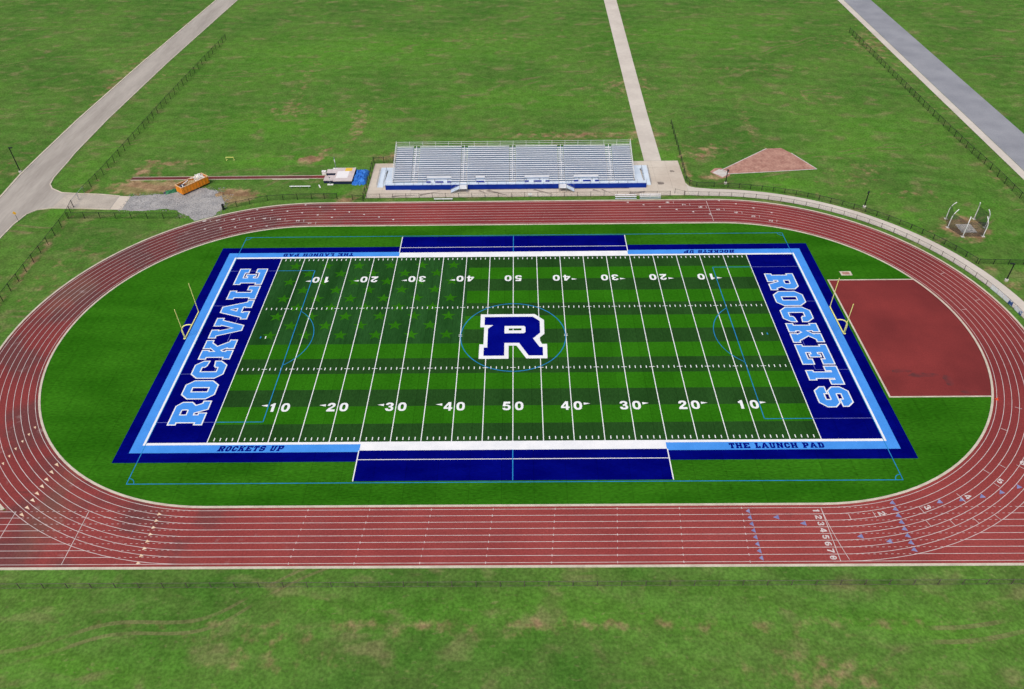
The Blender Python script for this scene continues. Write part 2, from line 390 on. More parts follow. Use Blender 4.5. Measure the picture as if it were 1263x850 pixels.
# ------------------------------------------------------------------ ground
CX, RK = 42.4, 36.25       # track: bend centres at (+-CX, 0), kerb radius
def make_ground():
    inner = lambda a, b, s: [a + s * i for i in range(int((b - a) / s) + 1)]
    xs = [-3000, -1200, -600, -350, -260] + inner(-210, 210, 1.25) + [260, 350, 600, 1200, 3000]
    ys = [-3000, -1200, -600, -300, -160, -110] + inner(-80, 230, 1.25) + [280, 400, 700, 1400, 3000]
    blobs = [(-84, 53.2, 9, 3.0, .95), (-77, 54.5, 5, 2.4, .8), (-87, 61, 2.2, 6.5, .75), (-83, 61, 1.0, 5, .5), (-62, 47.5, 4, 2.5, .6), (-80, 65.5, 6, 1.8, .5), (-63, 50.5, 5, 3, .75), (-60, 49, 4, 2, .45),
             (-95.3, 25, .9, 18, .55), (-95.8, 55, .8, 15, .35), (-49.2, 66.3, 2.8, 1.5, 1.5), (-46, 70, 2, 3, .6), (-37, 47.2, 2.0, 1.5, .95),
             (92.6, 33.3, 4.0, 3.8, 1.6), (46, 56.3, 3.6, 1.8, .85), (44.5, 66.5, 5, 2.6, .5), (48, 71, 8, 3, .4), (92.5, 13.5, 1.6, 1.5, .8),
             (90.3, 19, 2.0, 1.0, .7), (36, 47.0, 2.4, .5, .9), (-29, 67, 5, 2.5, .7), (-34.0, 55, .7, 9, .5), (40.0, 58, .8, 8, .6),
             (-112, 58, 1.0, 8, .3), (-126, 62, 7, 5, .4), (76, 55, 9, 6, .28), (88, 47, 5, 3, .30), (82, 60, 6, 3, .25), (-88, 15, 7, 11, .28), (-85, 27, 8, 6, .18),
             (108.6, 52, 1.2, 16, .3), (-72, 60.5, 5, 1.2, .3), (-98, 30, 3, 8, .15), (70, 47.5, 12, .8, .35), (85, 30.5, 1.2, 8, .3), (-68, 42.5, 4, 1.5, .4),
             (-60, 95, 16, 6, .3), (30, 110, 20, 8, .28), (80, 100, 14, 9, .28), (-110, 120, 12, 16, .25), (110, 140, 18, 12, .3), (-10, 150, 30, 8, .25), (-40, 85, 3, 14, .5), (15, 78, 25, 2.5, .55), (60, 85, 2.2, 18, .4), (70, 120, 25, 3, .35), (-60, 115, 3, 25, .35), (0, -54, 60, 1.2, .45), (-30, -58, 8, 2, .4), (35, -60, 10, 3, .45), (32.8, 85, 4.5, 30, .35), (-112, 100, 7, 60, .3), (113, 110, 5, 60, .25)]
    lush = [(60, 53, 7, 4, .8), (-60, 66, 10, 4, .9), (-44, 66, 8, 3, .5), (60, 50, 10, 2, .5), (36.5, 66, 2, 3, .9), (80, 68, 14, 4, .5), (-101, 60, 4, 10, .6),
            (82, 37, 3, 6, .7), (-38, 51, 6, 3, .5), (100, 40, 6, 14, .4), (-80, 41, 10, 2, .5), (-99, 42, 3, 6, .5), (0, 100, 30, 9, .6), (-30, 140, 40, 14, .6), (60, 150, 30, 14, .5), (90, 80, 14, 10, .6), (0, -52, 30, 3, .5), (-50, -60, 14, 4, .6), (50, -54, 14, 3, .5), (-60, 85, 25, 10, .7), (-70, 130, 30, 20, .4)]
    def val(L, x, y): return min(1, sum(a * math.exp(-(((x - bx) / rx) ** 2 + ((y - by) / ry) ** 2)) for bx, by, rx, ry, a in L if abs(x - bx) < 3 * rx and abs(y - by) < 3 * ry))
    vs, wr, lu = [], [], []
    for y in ys:
        for x in xs:
            vs.append((x, y, -.05)); wr.append(val(blobs, x, y)); lu.append(val(lush, x, y))
    n = len(xs)
    fs = [(j * n + i, j * n + i + 1, (j + 1) * n + i + 1, (j + 1) * n + i) for j in range(len(ys) - 1) for i in range(n - 1)]
    me = bpy.data.meshes.new('ground'); me.from_pydata(vs, [], fs); me.materials.append(M_ground)
    for nm, d in (('wear', wr), ('lush', lu)):
        a = me.attributes.new(nm, 'FLOAT', 'POINT'); a.data.foreach_set('value', d)
    tag(link('ground', me), 'rough green grass with tan worn patches around the running track', 'grass field', kind='structure')
make_ground()

# ------------------------------------------------------------------ running track
def stadium(r, n=64):
    return arc((CX, 0), r, -90, 90, n) + arc((-CX, 0), r, 90, 270, n)
Z3 = lambda pts, z: [(x, y, z) for x, y in pts]
b = MB(); b.strip(Z3(stadium(36.3), 0), Z3(stadium(45.62), 0), True)
track = b.build('running_track', M_track)
tag(track, 'red rubber running track with white lanes looping round the turf field', 'running track', kind='structure')
XE = 95.0
ch = rect('sprint_chute', -XE, XE, -45.6, -36.55, .004, M_track, track)
LANE = [36.80 + 1.052 * k for k in range(9)]
for k, r in enumerate(LANE):
    b = MB(); b.strip(Z3(stadium(r - .036), .010), Z3(stadium(r + .036), .010), True)
    b.build('lane_line', M_paint, track)
    xi = CX + math.sqrt(LANE[8] ** 2 - r * r) if k < 8 else CX
    for s in (-1, 1):
        lines_mesh([((s * xi, -r), (s * XE, -r))], .07, .009).build('chute_line', M_paint, track)
        if k < 8:
            seg = []; x = CX + 1.0
            while x < xi - .3: seg.append(((s * x, -r), (s * (x + .32), -r))); x += .75
            o = lines_mesh(seg, .055, .009).build('dashed_line', M_paint, track); o['kind'] = 'stuff'
# inner concrete kerb, raised; outer kerb broken where the sprint straight runs through
b = MB(); b.slab(stadium(RK - .22), stadium(RK + .12), -.05, .055, True)
b.build('inner_kerb', M_kerb, track)
aa = math.degrees(math.asin(36.4 / 45.8))
def outer_path(r): return arc((CX, 0), r, -aa, 90, 48) + arc((-CX, 0), r, 90, 180 + aa, 48)
b = MB(); b.slab(outer_path(45.62), outer_path(45.98), -.05, .03)
b.build('outer_kerb', M_kerb, track)
xk = CX + 45.8 * math.cos(R(aa))
for s in (-1, 1):
    b = MB(); b.box((s * (xk + .1 + XE) / 2, -36.42, -.01), (XE - xk - .1, .24, .09)); b.build('chute_kerb', M_kerb, track)
b = MB(); b.box((0, -45.78, -.01), (2 * XE, .34, .09)); b.build('outer_kerb', M_kerb, track)

# ------------------------------------------------------------------ glyphs (slab block letters 5.25 high, heavy digits 1.83 high)
G = {
 'O': (4.2, [[(1.0,0),(3.2,0),(4.2,1.15),(4.2,4.1),(3.2,5.25),(1.0,5.25),(0,4.1),(0,1.15)], [(1.6,1.3),(2.6,1.3),(2.6,3.95),(1.6,3.95)]]),
 'C': (4.2, [[(1.0,0),(3.2,0),(4.2,1.15),(4.2,2.15),(3.0,2.0),(2.65,1.75),(2.65,1.3),(1.55,1.3),(1.55,3.95),(2.65,3.95),(2.65,3.5),(3.0,3.25),(4.2,3.1),(4.2,4.1),(3.2,5.25),(1,5.25),(0,4.1),(0,1.15)]]),
 'R': (5.1, [[(0,0),(2.5,0),(2.5,1.2),(2.1,1.2),(2.1,1.9),(2.5,1.9),(3.3,0),(5.1,0),(5.1,1.2),(4.6,1.2),(4.15,2.15),(4.85,2.9),(4.85,4.4),(4.0,5.25),(0,5.25),(0,4.05),(.45,4.05),(.45,1.2),(0,1.2)], [(2.1,3.05),(3.05,3.05),(3.2,3.2),(3.2,3.9),(3.05,4.05),(2.1,4.05)]]),
 'K': (4.95, [[(0,0),(2.25,0),(2.25,1.2),(1.95,1.2),(1.95,1.75),(2.3,2.1),(2.85,1.2),(2.7,1.2),(2.7,0),(4.95,0),(4.95,1.2),(4.5,1.2),(3.3,3.0),(4.2,4.05),(4.85,4.05),(4.85,5.25),(2.7,5.25),(2.7,4.05),(2.8,4.05),(1.95,3.1),(1.95,4.05),(2.25,4.05),(2.25,5.25),(0,5.25),(0,4.05),(.45,4.05),(.45,1.2),(0,1.2)]]),
 'V': (5.5, [[(2.05,0),(3.45,0),(4.9,4.05),(5.5,4.05),(5.5,5.25),(3.3,5.25),(3.3,4.05),(3.55,4.05),(2.75,1.75),(1.95,4.05),(2.2,4.05),(2.2,5.25),(0,5.25),(0,4.05),(.6,4.05)]]),
 'A': (5.4, [[(0,0),(2.1,0),(2.1,1.1),(1.85,1.1),(1.95,1.45),(3.45,1.45),(3.55,1.1),(3.3,1.1),(3.3,0),(5.4,0),(5.4,1.1),(4.95,1.1),(3.5,5.25),(1.9,5.25),(.45,1.1),(0,1.1)], [(2.3,2.4),(3.1,2.4),(2.7,3.6)]]),
 'L': (4.0, [[(0,0),(4.0,0),(4.0,2.1),(2.75,2.1),(2.75,1.25),(2.05,1.25),(2.05,4.05),(2.5,4.05),(2.5,5.25),(0,5.25),(0,4.05),(.45,4.05),(.45,1.2),(0,1.2)]]),
 'E': (5.0, [[(0,0),(5,0),(5,1.9),(3.7,1.9),(3.7,1.25),(2.05,1.25),(2.05,2.05),(2.45,2.05),(2.45,1.7),(3.2,1.7),(3.2,3.55),(2.45,3.55),(2.45,3.2),(2.05,3.2),(2.05,4.0),(3.7,4.0),(3.7,3.35),(5,3.35),(5,5.25),(0,5.25),(0,4.05),(.45,4.05),(.45,1.2),(0,1.2)]]),
 'T': (4.2, [[(1.0,0),(3.2,0),(3.2,1.15),(2.85,1.15),(2.85,4.05),(3.1,4.05),(3.1,3.2),(4.2,3.2),(4.2,5.25),(0,5.25),(0,3.2),(1.1,3.2),(1.1,4.05),(1.35,4.05),(1.35,1.15),(1.0,1.15)]]),
 'S': (4.5, [[(0.9,0),(3.5,0),(4.5,1.05),(4.5,2.35),(3.6,3.2),(1.7,3.2),(1.6,3.3),(1.6,3.95),(2.8,3.95),(2.8,3.45),(4.4,3.45),(4.4,4.3),(3.5,5.25),(1.0,5.25),(.05,4.2),(.05,2.9),(.95,2.05),(2.8,2.05),(2.9,1.95),(2.9,1.3),(1.6,1.3),(1.6,1.8),(0,1.8),(0,1.0)]]),
 'U': (4.6, [[(1.0,0),(3.6,0),(4.2,.9),(4.2,4.05),(4.6,4.05),(4.6,5.25),(2.6,5.25),(2.6,4.05),(2.8,4.05),(2.8,1.3),(1.8,1.3),(1.8,4.05),(2,4.05),(2,5.25),(0,5.25),(0,4.05),(.4,4.05),(.4,.9)]]),
 'P': (4.7, [[(0,0),(2.6,0),(2.6,1.1),(2.1,1.1),(2.1,1.7),(3.8,1.7),(4.7,2.6),(4.7,4.4),(3.9,5.25),(0,5.25),(0,4.05),(.45,4.05),(.45,1.1),(0,1.1)], [(2.1,2.9),(3.1,2.9),(3.1,4.05),(2.1,4.05)]]),
 'H': (5.0, [[(0,0),(2.2,0),(2.2,1.1),(1.9,1.1),(1.9,2.0),(3.1,2.0),(3.1,1.1),(2.8,1.1),(2.8,0),(5,0),(5,1.1),(4.6,1.1),(4.6,4.15),(5,4.15),(5,5.25),(2.8,5.25),(2.8,4.15),(3.1,4.15),(3.1,3.25),(1.9,3.25),(1.9,4.15),(2.2,4.15),(2.2,5.25),(0,5.25),(0,4.15),(.4,4.15),(.4,1.1),(0,1.1)]]),
 'N': (5.2, [[(0,0),(2.1,0),(2.1,1.1),(1.8,1.1),(1.8,3.0),(3.4,0),(4.8,0),(4.8,4.15),(5.2,4.15),(5.2,5.25),(3.1,5.25),(3.1,4.15),(3.4,4.15),(3.4,2.6),(2.0,5.25),(0,5.25),(0,4.15),(.4,4.15),(.4,1.1),(0,1.1)]]),
 'D': (4.6, [[(0,0),(3.6,0),(4.6,1.1),(4.6,4.15),(3.6,5.25),(0,5.25),(0,4.1),(.45,4.1),(.45,1.15),(0,1.15)], [(2.05,1.3),(2.95,1.3),(2.95,3.95),(2.05,3.95)]]),
}
def oval(cx, cy, rx, ry, n=24, p=2.5):
    out = []
    for i in range(n):
        t = 2 * math.pi * i / n; c, s = math.cos(t), math.sin(t)
        out.append((cx + rx * math.copysign(abs(c) ** (2 / p), c), cy + ry * math.copysign(abs(s) ** (2 / p), s)))
    return out
DG = {
 '0': [oval(.65, .915, .65, .915), oval(.65, .915, .26, .55)],
 '1': [[(.45,0),(.9,0),(.9,1.83),(.58,1.83),(.5,1.68),(.2,1.52),(.2,1.2),(.45,1.26)]],
 '2': [[(.05,1.2),(.05,1.35),(.15,1.62),(.4,1.8),(.7,1.83),(1.0,1.78),(1.22,1.58),(1.26,1.3),(1.18,1.05),(.95,.82),(.6,.48),(.6,.42),(1.28,.42),(1.28,0),(0,0),(.02,.3),(.2,.58),(.55,.9),(.8,1.12),(.86,1.3),(.8,1.44),(.65,1.5),(.5,1.42),(.44,1.2)]],
 '3': [[(0,.55),(.08,.25),(.3,.05),(.65,0),(1.0,.05),(1.22,.25),(1.28,.52),(1.2,.78),(1.0,.94),(1.18,1.12),(1.24,1.35),(1.15,1.62),(.9,1.79),(.62,1.83),(.32,1.78),(.1,1.6),(.03,1.32),(.4,1.28),(.48,1.45),(.63,1.51),(.78,1.45),(.84,1.3),(.76,1.12),(.5,1.08),(.5,.8),(.76,.77),(.88,.66),(.88,.48),(.78,.36),(.62,.33),(.48,.4),(.42,.58)]],
 '4': [[(.75,0),(1.12,0),(1.12,.38),(1.32,.38),(1.32,.7),(1.12,.7),(1.12,1.83),(.7,1.83),(0,.72),(0,.38),(.75,.38)], [(.34,.7),(.75,.7),(.75,1.32)]],
 '5': [[(.02,.5),(.1,.22),(.32,.04),(.64,0),(1.0,.06),(1.22,.28),(1.3,.6),(1.22,.95),(1.0,1.15),(.7,1.2),(.5,1.16),(.54,1.43),(1.2,1.43),(1.2,1.83),(.22,1.83),(.06,.88),(.42,.82),(.52,.9),(.66,.92),(.82,.85),(.9,.62),(.84,.42),(.65,.34),(.5,.4),(.42,.55)]],
 '6': [[(.6,0),(1.0,.06),(1.25,.3),(1.3,.6),(1.22,.95),(.95,1.15),(.7,1.17),(.5,1.1),(.55,1.4),(.75,1.5),(1.15,1.4),(1.2,1.7),(.8,1.83),(.4,1.75),(.12,1.4),(.02,.9),(.06,.4),(.25,.1)], [(.5,.45),(.68,.33),(.86,.45),(.86,.72),(.68,.84),(.5,.72)]],
 '7': [[(.3,0),(.75,0),(.85,.6),(1.28,1.45),(1.28,1.83),(.02,1.83),(.02,1.43),(.82,1.43),(.45,.7)]],
 '8': [oval(.65, .915, .62, .915, 24, 2.2), oval(.65, .52, .24, .2, 12, 2), oval(.65, 1.33, .22, .18, 12, 2)],
}
def xf(contours, o, u, v, su=1, sv=1, shear=0):
    """glyph space -> field: origin o, unit vectors u (reading) and v (up)"""
    return [[(o[0] + (x * su + y * shear) * u[0] + y * sv * v[0], o[1] + (x * su + y * shear) * u[1] + y * sv * v[1]) for x, y in c] for c in contours]
def grow(contours, d):
    out = [offset(contours[0], d)]
    for h in contours[1:]:
        hh = offset(h, -d)
        if abs(area(hh)) > .02 and area(hh) * 1 > 0: out.append(hh)
    return out
_dig = {}
def digit(ch, o, u, v, h, z, m, parent, name='numeral'):
    k = h / 1.83
    return flat(name, xf(DG[ch], o, u, v, k, k), z, m, parent)

# ------------------------------------------------------------------ turf field
field = flat('football_field', [stadium(RK - .22, 48)], 0.0, M_turf)
tag(field, 'bright green artificial turf football field with blue borders inside the track', 'football field', kind='structure')
SW = 24.384 * 2 / 13; GX = 45.72; CANX = -8.55; CANY = 24.384 - 7 * SW
for i in range(13):
    y1 = 24.384 - i * SW; y0 = y1 - SW
    rect('turf_stripe', CANX if i < 7 else -GX, GX, y0, y1, .004, M_dark if i % 2 == 0 else M_light, field)
cant = rect('turf_star_panel', -GX, CANX, CANY, 24.384, .004, M_cant, field)
star = [(math.sin(2 * math.pi * k / 10) * (1.40 if k % 2 == 0 else .56), math.cos(2 * math.pi * k / 10) * (1.40 if k % 2 == 0 else .56)) for k in range(10)]
sm = flat_data('star', [star[::-1]], .008, M_light)
for r_ in range(9):
    for c_ in range(6 - r_ % 2):
        o = link('star', sm, cant); o.location = (-42.42 + 6.166 * c_ + 3.08 * (r_ % 2), 21.62 - 2.636 * r_, 0)
frame_band('navy_border', 58.52, 28.18, 56.70, 26.32, .004, M_navy, field)
sb = frame_band('light_blue_border', 56.70, 26.32, 55.20, 24.80, .006, M_sky, field)
frame_band('white_boundary_line', 55.20, 24.80, 54.80, 24.33, .012, M_white, field)
for s in (-1, 1):     # team areas over the borders
    ta = rect('team_area', -22.62, 22.62, *sorted((s * 26.05, s * 31.82)), .008, M_navy, field)
    rect('white_coaching_band', -22.62, 22.62, *sorted((s * 24.80, s * 26.05)), .012, M_white, ta)
    lines_mesh([((-22.62, s * 27.82), (22.62, s * 27.82))], .12, .012).build('team_area_line', M_white, ta)
    for e in (-1, 1):
        lines_mesh([((e * 22.70, s * 26.05), (e * 22.70, s * 31.82))], .16, .0125).build('team_area_edge_line', M_white, ta)
for i in range(-10, 11):
    x = i * 4.572
    lines_mesh([((x, -24.35), (x, 24.35))], .135, .0115).build('yard_line', M_white, field)
for y, hl in ((23.70, .6), (-23.70, .6), (8.128, .6), (-8.128, .6)):
    seg = []
    for i in range(-50, 51):
        if i % 5: seg.append(((i * .9144, y - hl / 2), (i * .9144, y + hl / 2)))
    bm_ = lines_mesh(seg, .145, .0115)
    if abs(y) < 10:
        c = lines_mesh([((i * 4.572 - .45, y), (i * 4.572 + .45, y)) for i in range(-9, 10)], .11, .0125)
        k = len(bm_.v); bm_.v += c.v; bm_.f += [tuple(q + k for q in f) for f in c.f]
    o = bm_.build('hash_marks', M_white, field); o['kind'] = 'stuff'
for s in (-1, 1):     # extra point marks
    lines_mesh([((s * 42.98, -.22), (s * 42.98, .42))], .17, .0115).build('conversion_mark', M_white, field)
    lines_mesh([((s * 43.86, -.15), (s * 43.86, .35))], .20, .0165).build('penalty_spot', M_soc, field)
    lines_mesh([((s * 9.14 - .3, .18 + q), (s * 9.14 + .3, .18 + q)) for q in (-.18, .18)], .12, .0125).build('kickoff_mark', M_white, field)
# yard numbers
for i in range(-4, 5):
    X = i * 9.144; ds = str(50 - abs(i) * 10)
    for s in (-1, 1):
        u, v = ((1, 0), (0, 1)) if s < 0 else ((-1, 0), (0, -1))
        base = (X, -17.95) if s < 0 else (X, 17.98)
        for k, ch in enumerate(ds):
            du = -1.66 if k == 0 else .32
            digit(ch, (base[0] + u[0] * du, base[1]), u, v, 1.86, .013, M_white, field)
        if i:
            g = 1 if i > 0 else -1
            t = [(X + g * 1.92, base[1] + v[1] * 1.08), (X + g * 2.95, base[1] + v[1] * 1.38), (X + g * 1.92, base[1] + v[1] * 1.58)]
            flat('direction_arrow', [t], .013, M_white, field)
# soccer lines
sw = .13
frame_band('soccer_boundary_line', 54.86, 32.16, 54.74, 32.04, .0165, M_soc, field)
lines_mesh([((0, -31.82), (0, -26.05))], .14, .0165).build('soccer_halfway_line', M_soc, field)
lines_mesh([((0, 31.82), (0, 26.05))], .14, .0165).build('soccer_halfway_line', M_soc, field)
b = MB(); b.strip(Z3(arc((0, .03), 9.0, 0, 360, 96), .0165), Z3(arc((0, .03), 9.15, 0, 360, 96), .0165)); b.build('soccer_centre_circle', M_soc, field)
for s in (-1, 1):
    b = lines_mesh([((s * 45.72, 20.12), (s * 38.36, 20.12)), ((s * 45.72, -20.12), (s * 38.36, -20.12)), ((s * 38.36, -20.18), (s * 38.36, 20.18))], sw, .0165)
    lines_mesh([((s * 54.74, q * 20.12), (s * 45.73, q * 20.12)) for q in (-1, 1)], .07, .0165).build('soccer_penalty_box', M_soc2, field)
    b.build('soccer_penalty_box', M_soc, field)
    b = lines_mesh([((s * 54.74, 9.16), (s * 49.36, 9.16)), ((s * 54.74, -9.16), (s * 49.36, -9.16)), ((s * 49.36, -9.2), (s * 49.36, 9.2))], .06, .0165)
    b.build('soccer_goal_box', M_soc2, field)
    a0 = 53.05; c0 = 0 if s < 0 else 180
    b = MB(); b.strip(Z3(arc((s * 43.86, .1), 9.05, c0 - a0, c0 + a0, 40), .0165), Z3(arc((s * 43.86, .1), 9.17, c0 - a0, c0 + a0, 40), .0165)); b.build('soccer_penalty_arc', M_soc, field)
    for q in (-1, 1):
        st = {(-1, -1): 0, (1, -1): 90, (1, 1): 180, (-1, 1): 270}[(s, q)]
        b = MB(); b.strip(Z3(arc((s * 54.8, q * 32.1), .94, st, st + 90, 10), .0170), Z3(arc((s * 54.8, q * 32.1), 1.04, st, st + 90, 10), .0170)); b.build('soccer_corner_arc', M_soc, field)
# end zones with block lettering
def lettering(parent, word, spans, u, v, base, m, h=5.25, out=.17):
    for ch, (a, c) in zip(word, spans):
        wd, cs = G[ch]
        a, c = min(a, c), max(a, c)
        su = (c - a) / wd; sv = h / 5.25
        o = (base, a) if u[1] > 0 else (base, c)
        pts = xf(cs, o, u, v, su, sv)
        if area(pts[0]) < 0: pts = [p[::-1] for p in pts]
        flat('letter', [offset(pts[0], -.10)] + [offset(p, .10) for p in pts[1:]], .024, M_sky, parent)
        flat('letter_outline', grow(pts, .10), .020, M_white, parent)
ez = rect('end_zone', -54.80, -GX - .085, -24.33, 24.33, .004, M_navy, field)
lettering(ez, 'ROCKVALE', [(-20.65, -15.5), (-15.0, -10.8), (-10.2, -6.0), (-5.5, -.55), (.0, 5.5), (5.25, 10.7), (11.15, 15.2), (15.75, 20.8)], (0, 1), (-1, 0), -47.70, M_sky)
ez = rect('end_zone', GX + .085, 54.80, -24.33, 24.33, .004, M_navy, field)
lettering(ez, 'ROCKETS', [(17.75, 12.65), (12.15, 7.9), (7.45, 3.25), (2.75, -2.3), (-2.9, -7.85), (-8.35, -12.65), (-13.2, -17.7)], (0, -1), (1, 0), 47.72, M_sky)
# border lettering
def small_text(word, x0, x1, s, shear):
    tot = sum(3.2 if c == ' ' else G[c][0] + .75 for c in word) - .75
    k = (x1 - x0) / tot; sv = 1.06 / 5.25
    u, v = ((1, 0), (0, 1)) if s < 0 else ((-1, 0), (0, -1))
    px = 0; oy = s * 25.06 + (-1.0 if s < 0 else 1.0)
    for c in word:
        if c != ' ':
            o = (x0 + px * k, oy) if s < 0 else (x1 - px * k, oy)
            flat('border_letter', xf(G[c][1], o, u, v, k, sv, shear), .0105, M_logo, sb)
            px += G[c][0] + .75
        else: px += 3.2
small_text('ROCKETS UP', -43.75, -34.1, -1, .05); small_text('THE LAUNCH PAD', 31.85, 45.75, -1, 0)
small_text('THE LAUNCH PAD', -45.7, -31.8, 1, 0); small_text('ROCKETS UP', 33.9, 43.8, 1, .05)
# midfield letter
LB = [(-5.04,5.27),(3.5,5.27),(4.70,4.02),(4.70,.80),(3.42,-.72),(4.52,-2.98),(5.05,-2.98),(5.05,-5.17),(2.63,-5.17),(1.02,-1.88),(-1.49,-1.88),(-1.49,-5.17),(-4.99,-5.17),(-4.99,-3.06),(-4.40,-3.06),(-4.40,2.0),(-3.50,2.98),(-5.04,2.98)]
LH = [(-1.50,.68),(1.86,.68),(2.15,1.0),(2.15,2.40),(1.86,2.70),(-1.50,2.70)]
LW = [(-5.79,6.03),(3.84,6.03),(5.46,4.31),(5.42,.48),(4.42,-.70),(4.95,-2.20),(5.80,-2.20),(5.75,-5.91),(2.22,-5.91),(.58,-2.60),(-.76,-2.60),(-.76,-5.94),(-5.77,-5.94),(-5.77,-2.22),(-5.07,-2.22),(-5.07,2.39),(-5.75,2.39)]
LS = [(-.76,1.46),(1.46,1.46),(1.46,2.02),(-.76,2.02)]
lg = flat('midfield_letter', [LB, LH], .024, M_logo, field)
flat('outline', [LW, LS], .020, M_white, lg)

# red high jump area in the right bend
ya = 15.6
arcp = [p for p in arc((CX, 0), RK - .24, -math.degrees(math.asin(ya / (RK - .24))), math.degrees(math.asin(ya / (RK - .24))), 24)]
hj = flat('high_jump_area', [[(59.2, -ya)] + arcp + [(59.2, ya)]], .008, M_hj)
tag(hj, 'plain red rubber apron filling the right bend beside the end zone', 'high jump apron', kind='structure')
for x, y, rx, ry in ((66.3, -10.6, 2.6, .5), (69.8, -11.9, .7, 1.3), (63.2, -9.6, 1.6, .35), (72.0, -14.6, 1.6, .3)):
    flat('scuff', [wobble(oval(x, y, rx, ry, 12), .16, 2)], .012, M_scuff, hj)
xr = arcp[0][0]
for nm, c, d in (('kerb', ((59.2 + xr) / 2, ya + .0, .015), (xr - 59.2, .26, .05)), ('kerb', ((59.2 + xr) / 2, -ya, .015), (xr - 59.2, .26, .05)), ('kerb', (59.08, 0, .015), (.28, 2 * ya + .26, .052))):
    MB().box(c, d).build(nm, M_kerb, hj)
hatch = MB(); hatch.box((63.1, 17.7, .02), (2.1, 1.3, .05)); hatch = hatch.build('turf_hatch', M_kerb)
tag(hatch, 'small pale framed hatch set in the turf near the red apron corner', 'hatch')
MB().box((63.1, 17.7, .045), (1.35, .75, .02)).build('lid', M_sector, hatch)

# ------------------------------------------------------------------ track markings
def tangent(x, y):
    if abs(x) <= CX: return (1, 0) if y < 0 else (-1, 0)
    c = CX if x > 0 else -CX; d = Vector((x - c, y)).normalized(); return (-d.y, d.x)
def tri(x, y, m, L_=.75, W=.5, flip=1):
    t = Vector(tangent(x, y)) * flip; n = Vector((-t.y, t.x)); p = Vector((x, y))
    a, b_, c_ = p + t * L_ / 2, p - t * L_ / 2 + n * W / 2, p - t * L_ / 2 - n * W / 2
    flat('exchange_mark', [[tuple(a), tuple(b_), tuple(c_)]], .013, m, track)
def bar(x, y, wd=1.0, th=.07):
    t = Vector(tangent(x, y)); n = Vector((-t.y, t.x)); p = Vector((x, y))
    lines_mesh([(tuple(p - n * wd / 2), tuple(p + n * wd / 2))], th, .0135).build('stagger_line', M_paint, track)
def lane_no(ch, x, y, h=.72):
    t = tangent(x, y); u = (t[1], -t[0]); k = h / 1.83
    digit(ch, (x - u[0] * .65 * k - t[0] * h / 2, y - u[1] * .65 * k - t[1] * h / 2), u, t, h, .0125, M_paint, track, 'lane_number')
MID = [(LANE[k] + LANE[k + 1]) / 2 for k in range(8)]
for x, y in [(-66.29,-28.51),(-66.42,-29.89),(-66.5,-31.25),(-66.57,-32.49),(-66.68,-33.74),(-66.73,-34.94),(-66.87,-36.2),(-67.04,-37.39)]: tri(x, y, M_paint_o, .9, .45)
for x, y in [(-73.12,-21.03),(-73.37,-22.48),(-73.66,-23.88),(-73.95,-25.35),(-74.18,-26.79),(-74.38,-28.2)]: tri(x, y, M_paint_o, .6, .35)
for k in range(8): tri(-48.2, -MID[k] - (.05 * k), M_paint_o, .55, .5)
for k in range(8): tri(31.85, -MID[k], M_paint_b, .55, .8, -1)
for x, y in [(35.4,-38.36),(38.72,-39.38),(45.57,-41.5),(49.06,-42.3),(58.2,-36.0),(61.34,-35.68),(64.38,-35.14),(67.34,-34.46),(70.16,-33.54)]: tri(x, y, M_paint_b, .8, .75, -1)
for k in range(8): tri(51.75, -36.1 - 1.07 * k, M_paint_b, .7, .8, -1)
for x, y in [(24.73,44.87),(28.02,43.76),(31.39,42.84),(34.82,41.67),(38.19,40.67),(41.54,39.69),(44.56,45.2),(47.91,43.83),(51.29,42.05),(54.64,40.05),
             (-55.62,43.14),(-52.27,42.88),(-48.86,42.44),(-45.51,41.76),(-41.98,40.79),(-38.74,39.74),(-45.48,45.05),(-42.11,44.11),(-38.71,42.98),(-35.4,41.9),(-32.0,40.8),(-28.7,39.7),(-25.5,38.6),
             (-64.61,35.5),(-61.4,35.9),(-58.42,36.17),(-55.19,36.38),(-51.89,36.51)]: tri(x, y, M_paint, .5, .55)
for i, (x, y) in enumerate([(33.41,44.7),(36.79,43.65),(40.14,42.6),(43.72,41.5),(47.24,40.2),(50.54,38.6),(53.72,36.75)]):
    lane_no(str(8 - i), x, y, .8); bar(x + 1.25, y - .05)
for i, (x, y) in enumerate([(-65.61,38.72),(-62.73,38.99),(-59.62,39.31),(-56.46,39.49),(-53.01,39.52),(-49.83,39.14),(-45.68,38.51),(-42.97,37.5)]):
    lane_no(str(8 - i), x, y, .8); bar(x + 1.3, y)
for x, a, c_ in ((41.87, -45.2, -36.8), (41.87, 36.8, 45.2), (-68.24, -45.2, -36.8), (-58.15, -45.2, -36.8)):
    lines_mesh([((x, a), (x, c_))], .08, .0138).build('start_line', M_paint, track)
for k in range(8): lane_no(str(k + 1), 41.10, -MID[k], .88)
pts = [(41.9 + .0104 * 1.0 * t ** 1.6 * 4, -37.0 - t) for t in [i * .5 for i in range(17)]]
lines_mesh(list(zip(pts[:-1], pts[1:])), .07, .0142).build('curved_start_line', M_paint, track)
for ch, x, y in [('2', 49.74, -37.84), ('3', 56.29, -36.86), ('4', 62.49, -35.1), ('5', 68.18, -32.42), ('6', 72.98, -29.12), ('7', 77.0, -25.0), ('8', 80.2, -19.8)]:
    lane_no(ch, x, y, .95)
    t = tangent(x, y); bar(x - t[0] * 1.05, y - t[1] * 1.05)
for x, y in [(45.3,-38.35),(61.44,-35.0),(67.05,-30.65),(69.75,-29.7),(55.33,-39.46),(58.56,-39.4),(61.8,-39.04),(64.93,-38.55),(73.5,-22.7),(77.8,-18.2),(80.4,6.4),(84.0,9.1),(81.3,17.5)]: bar(x, y)
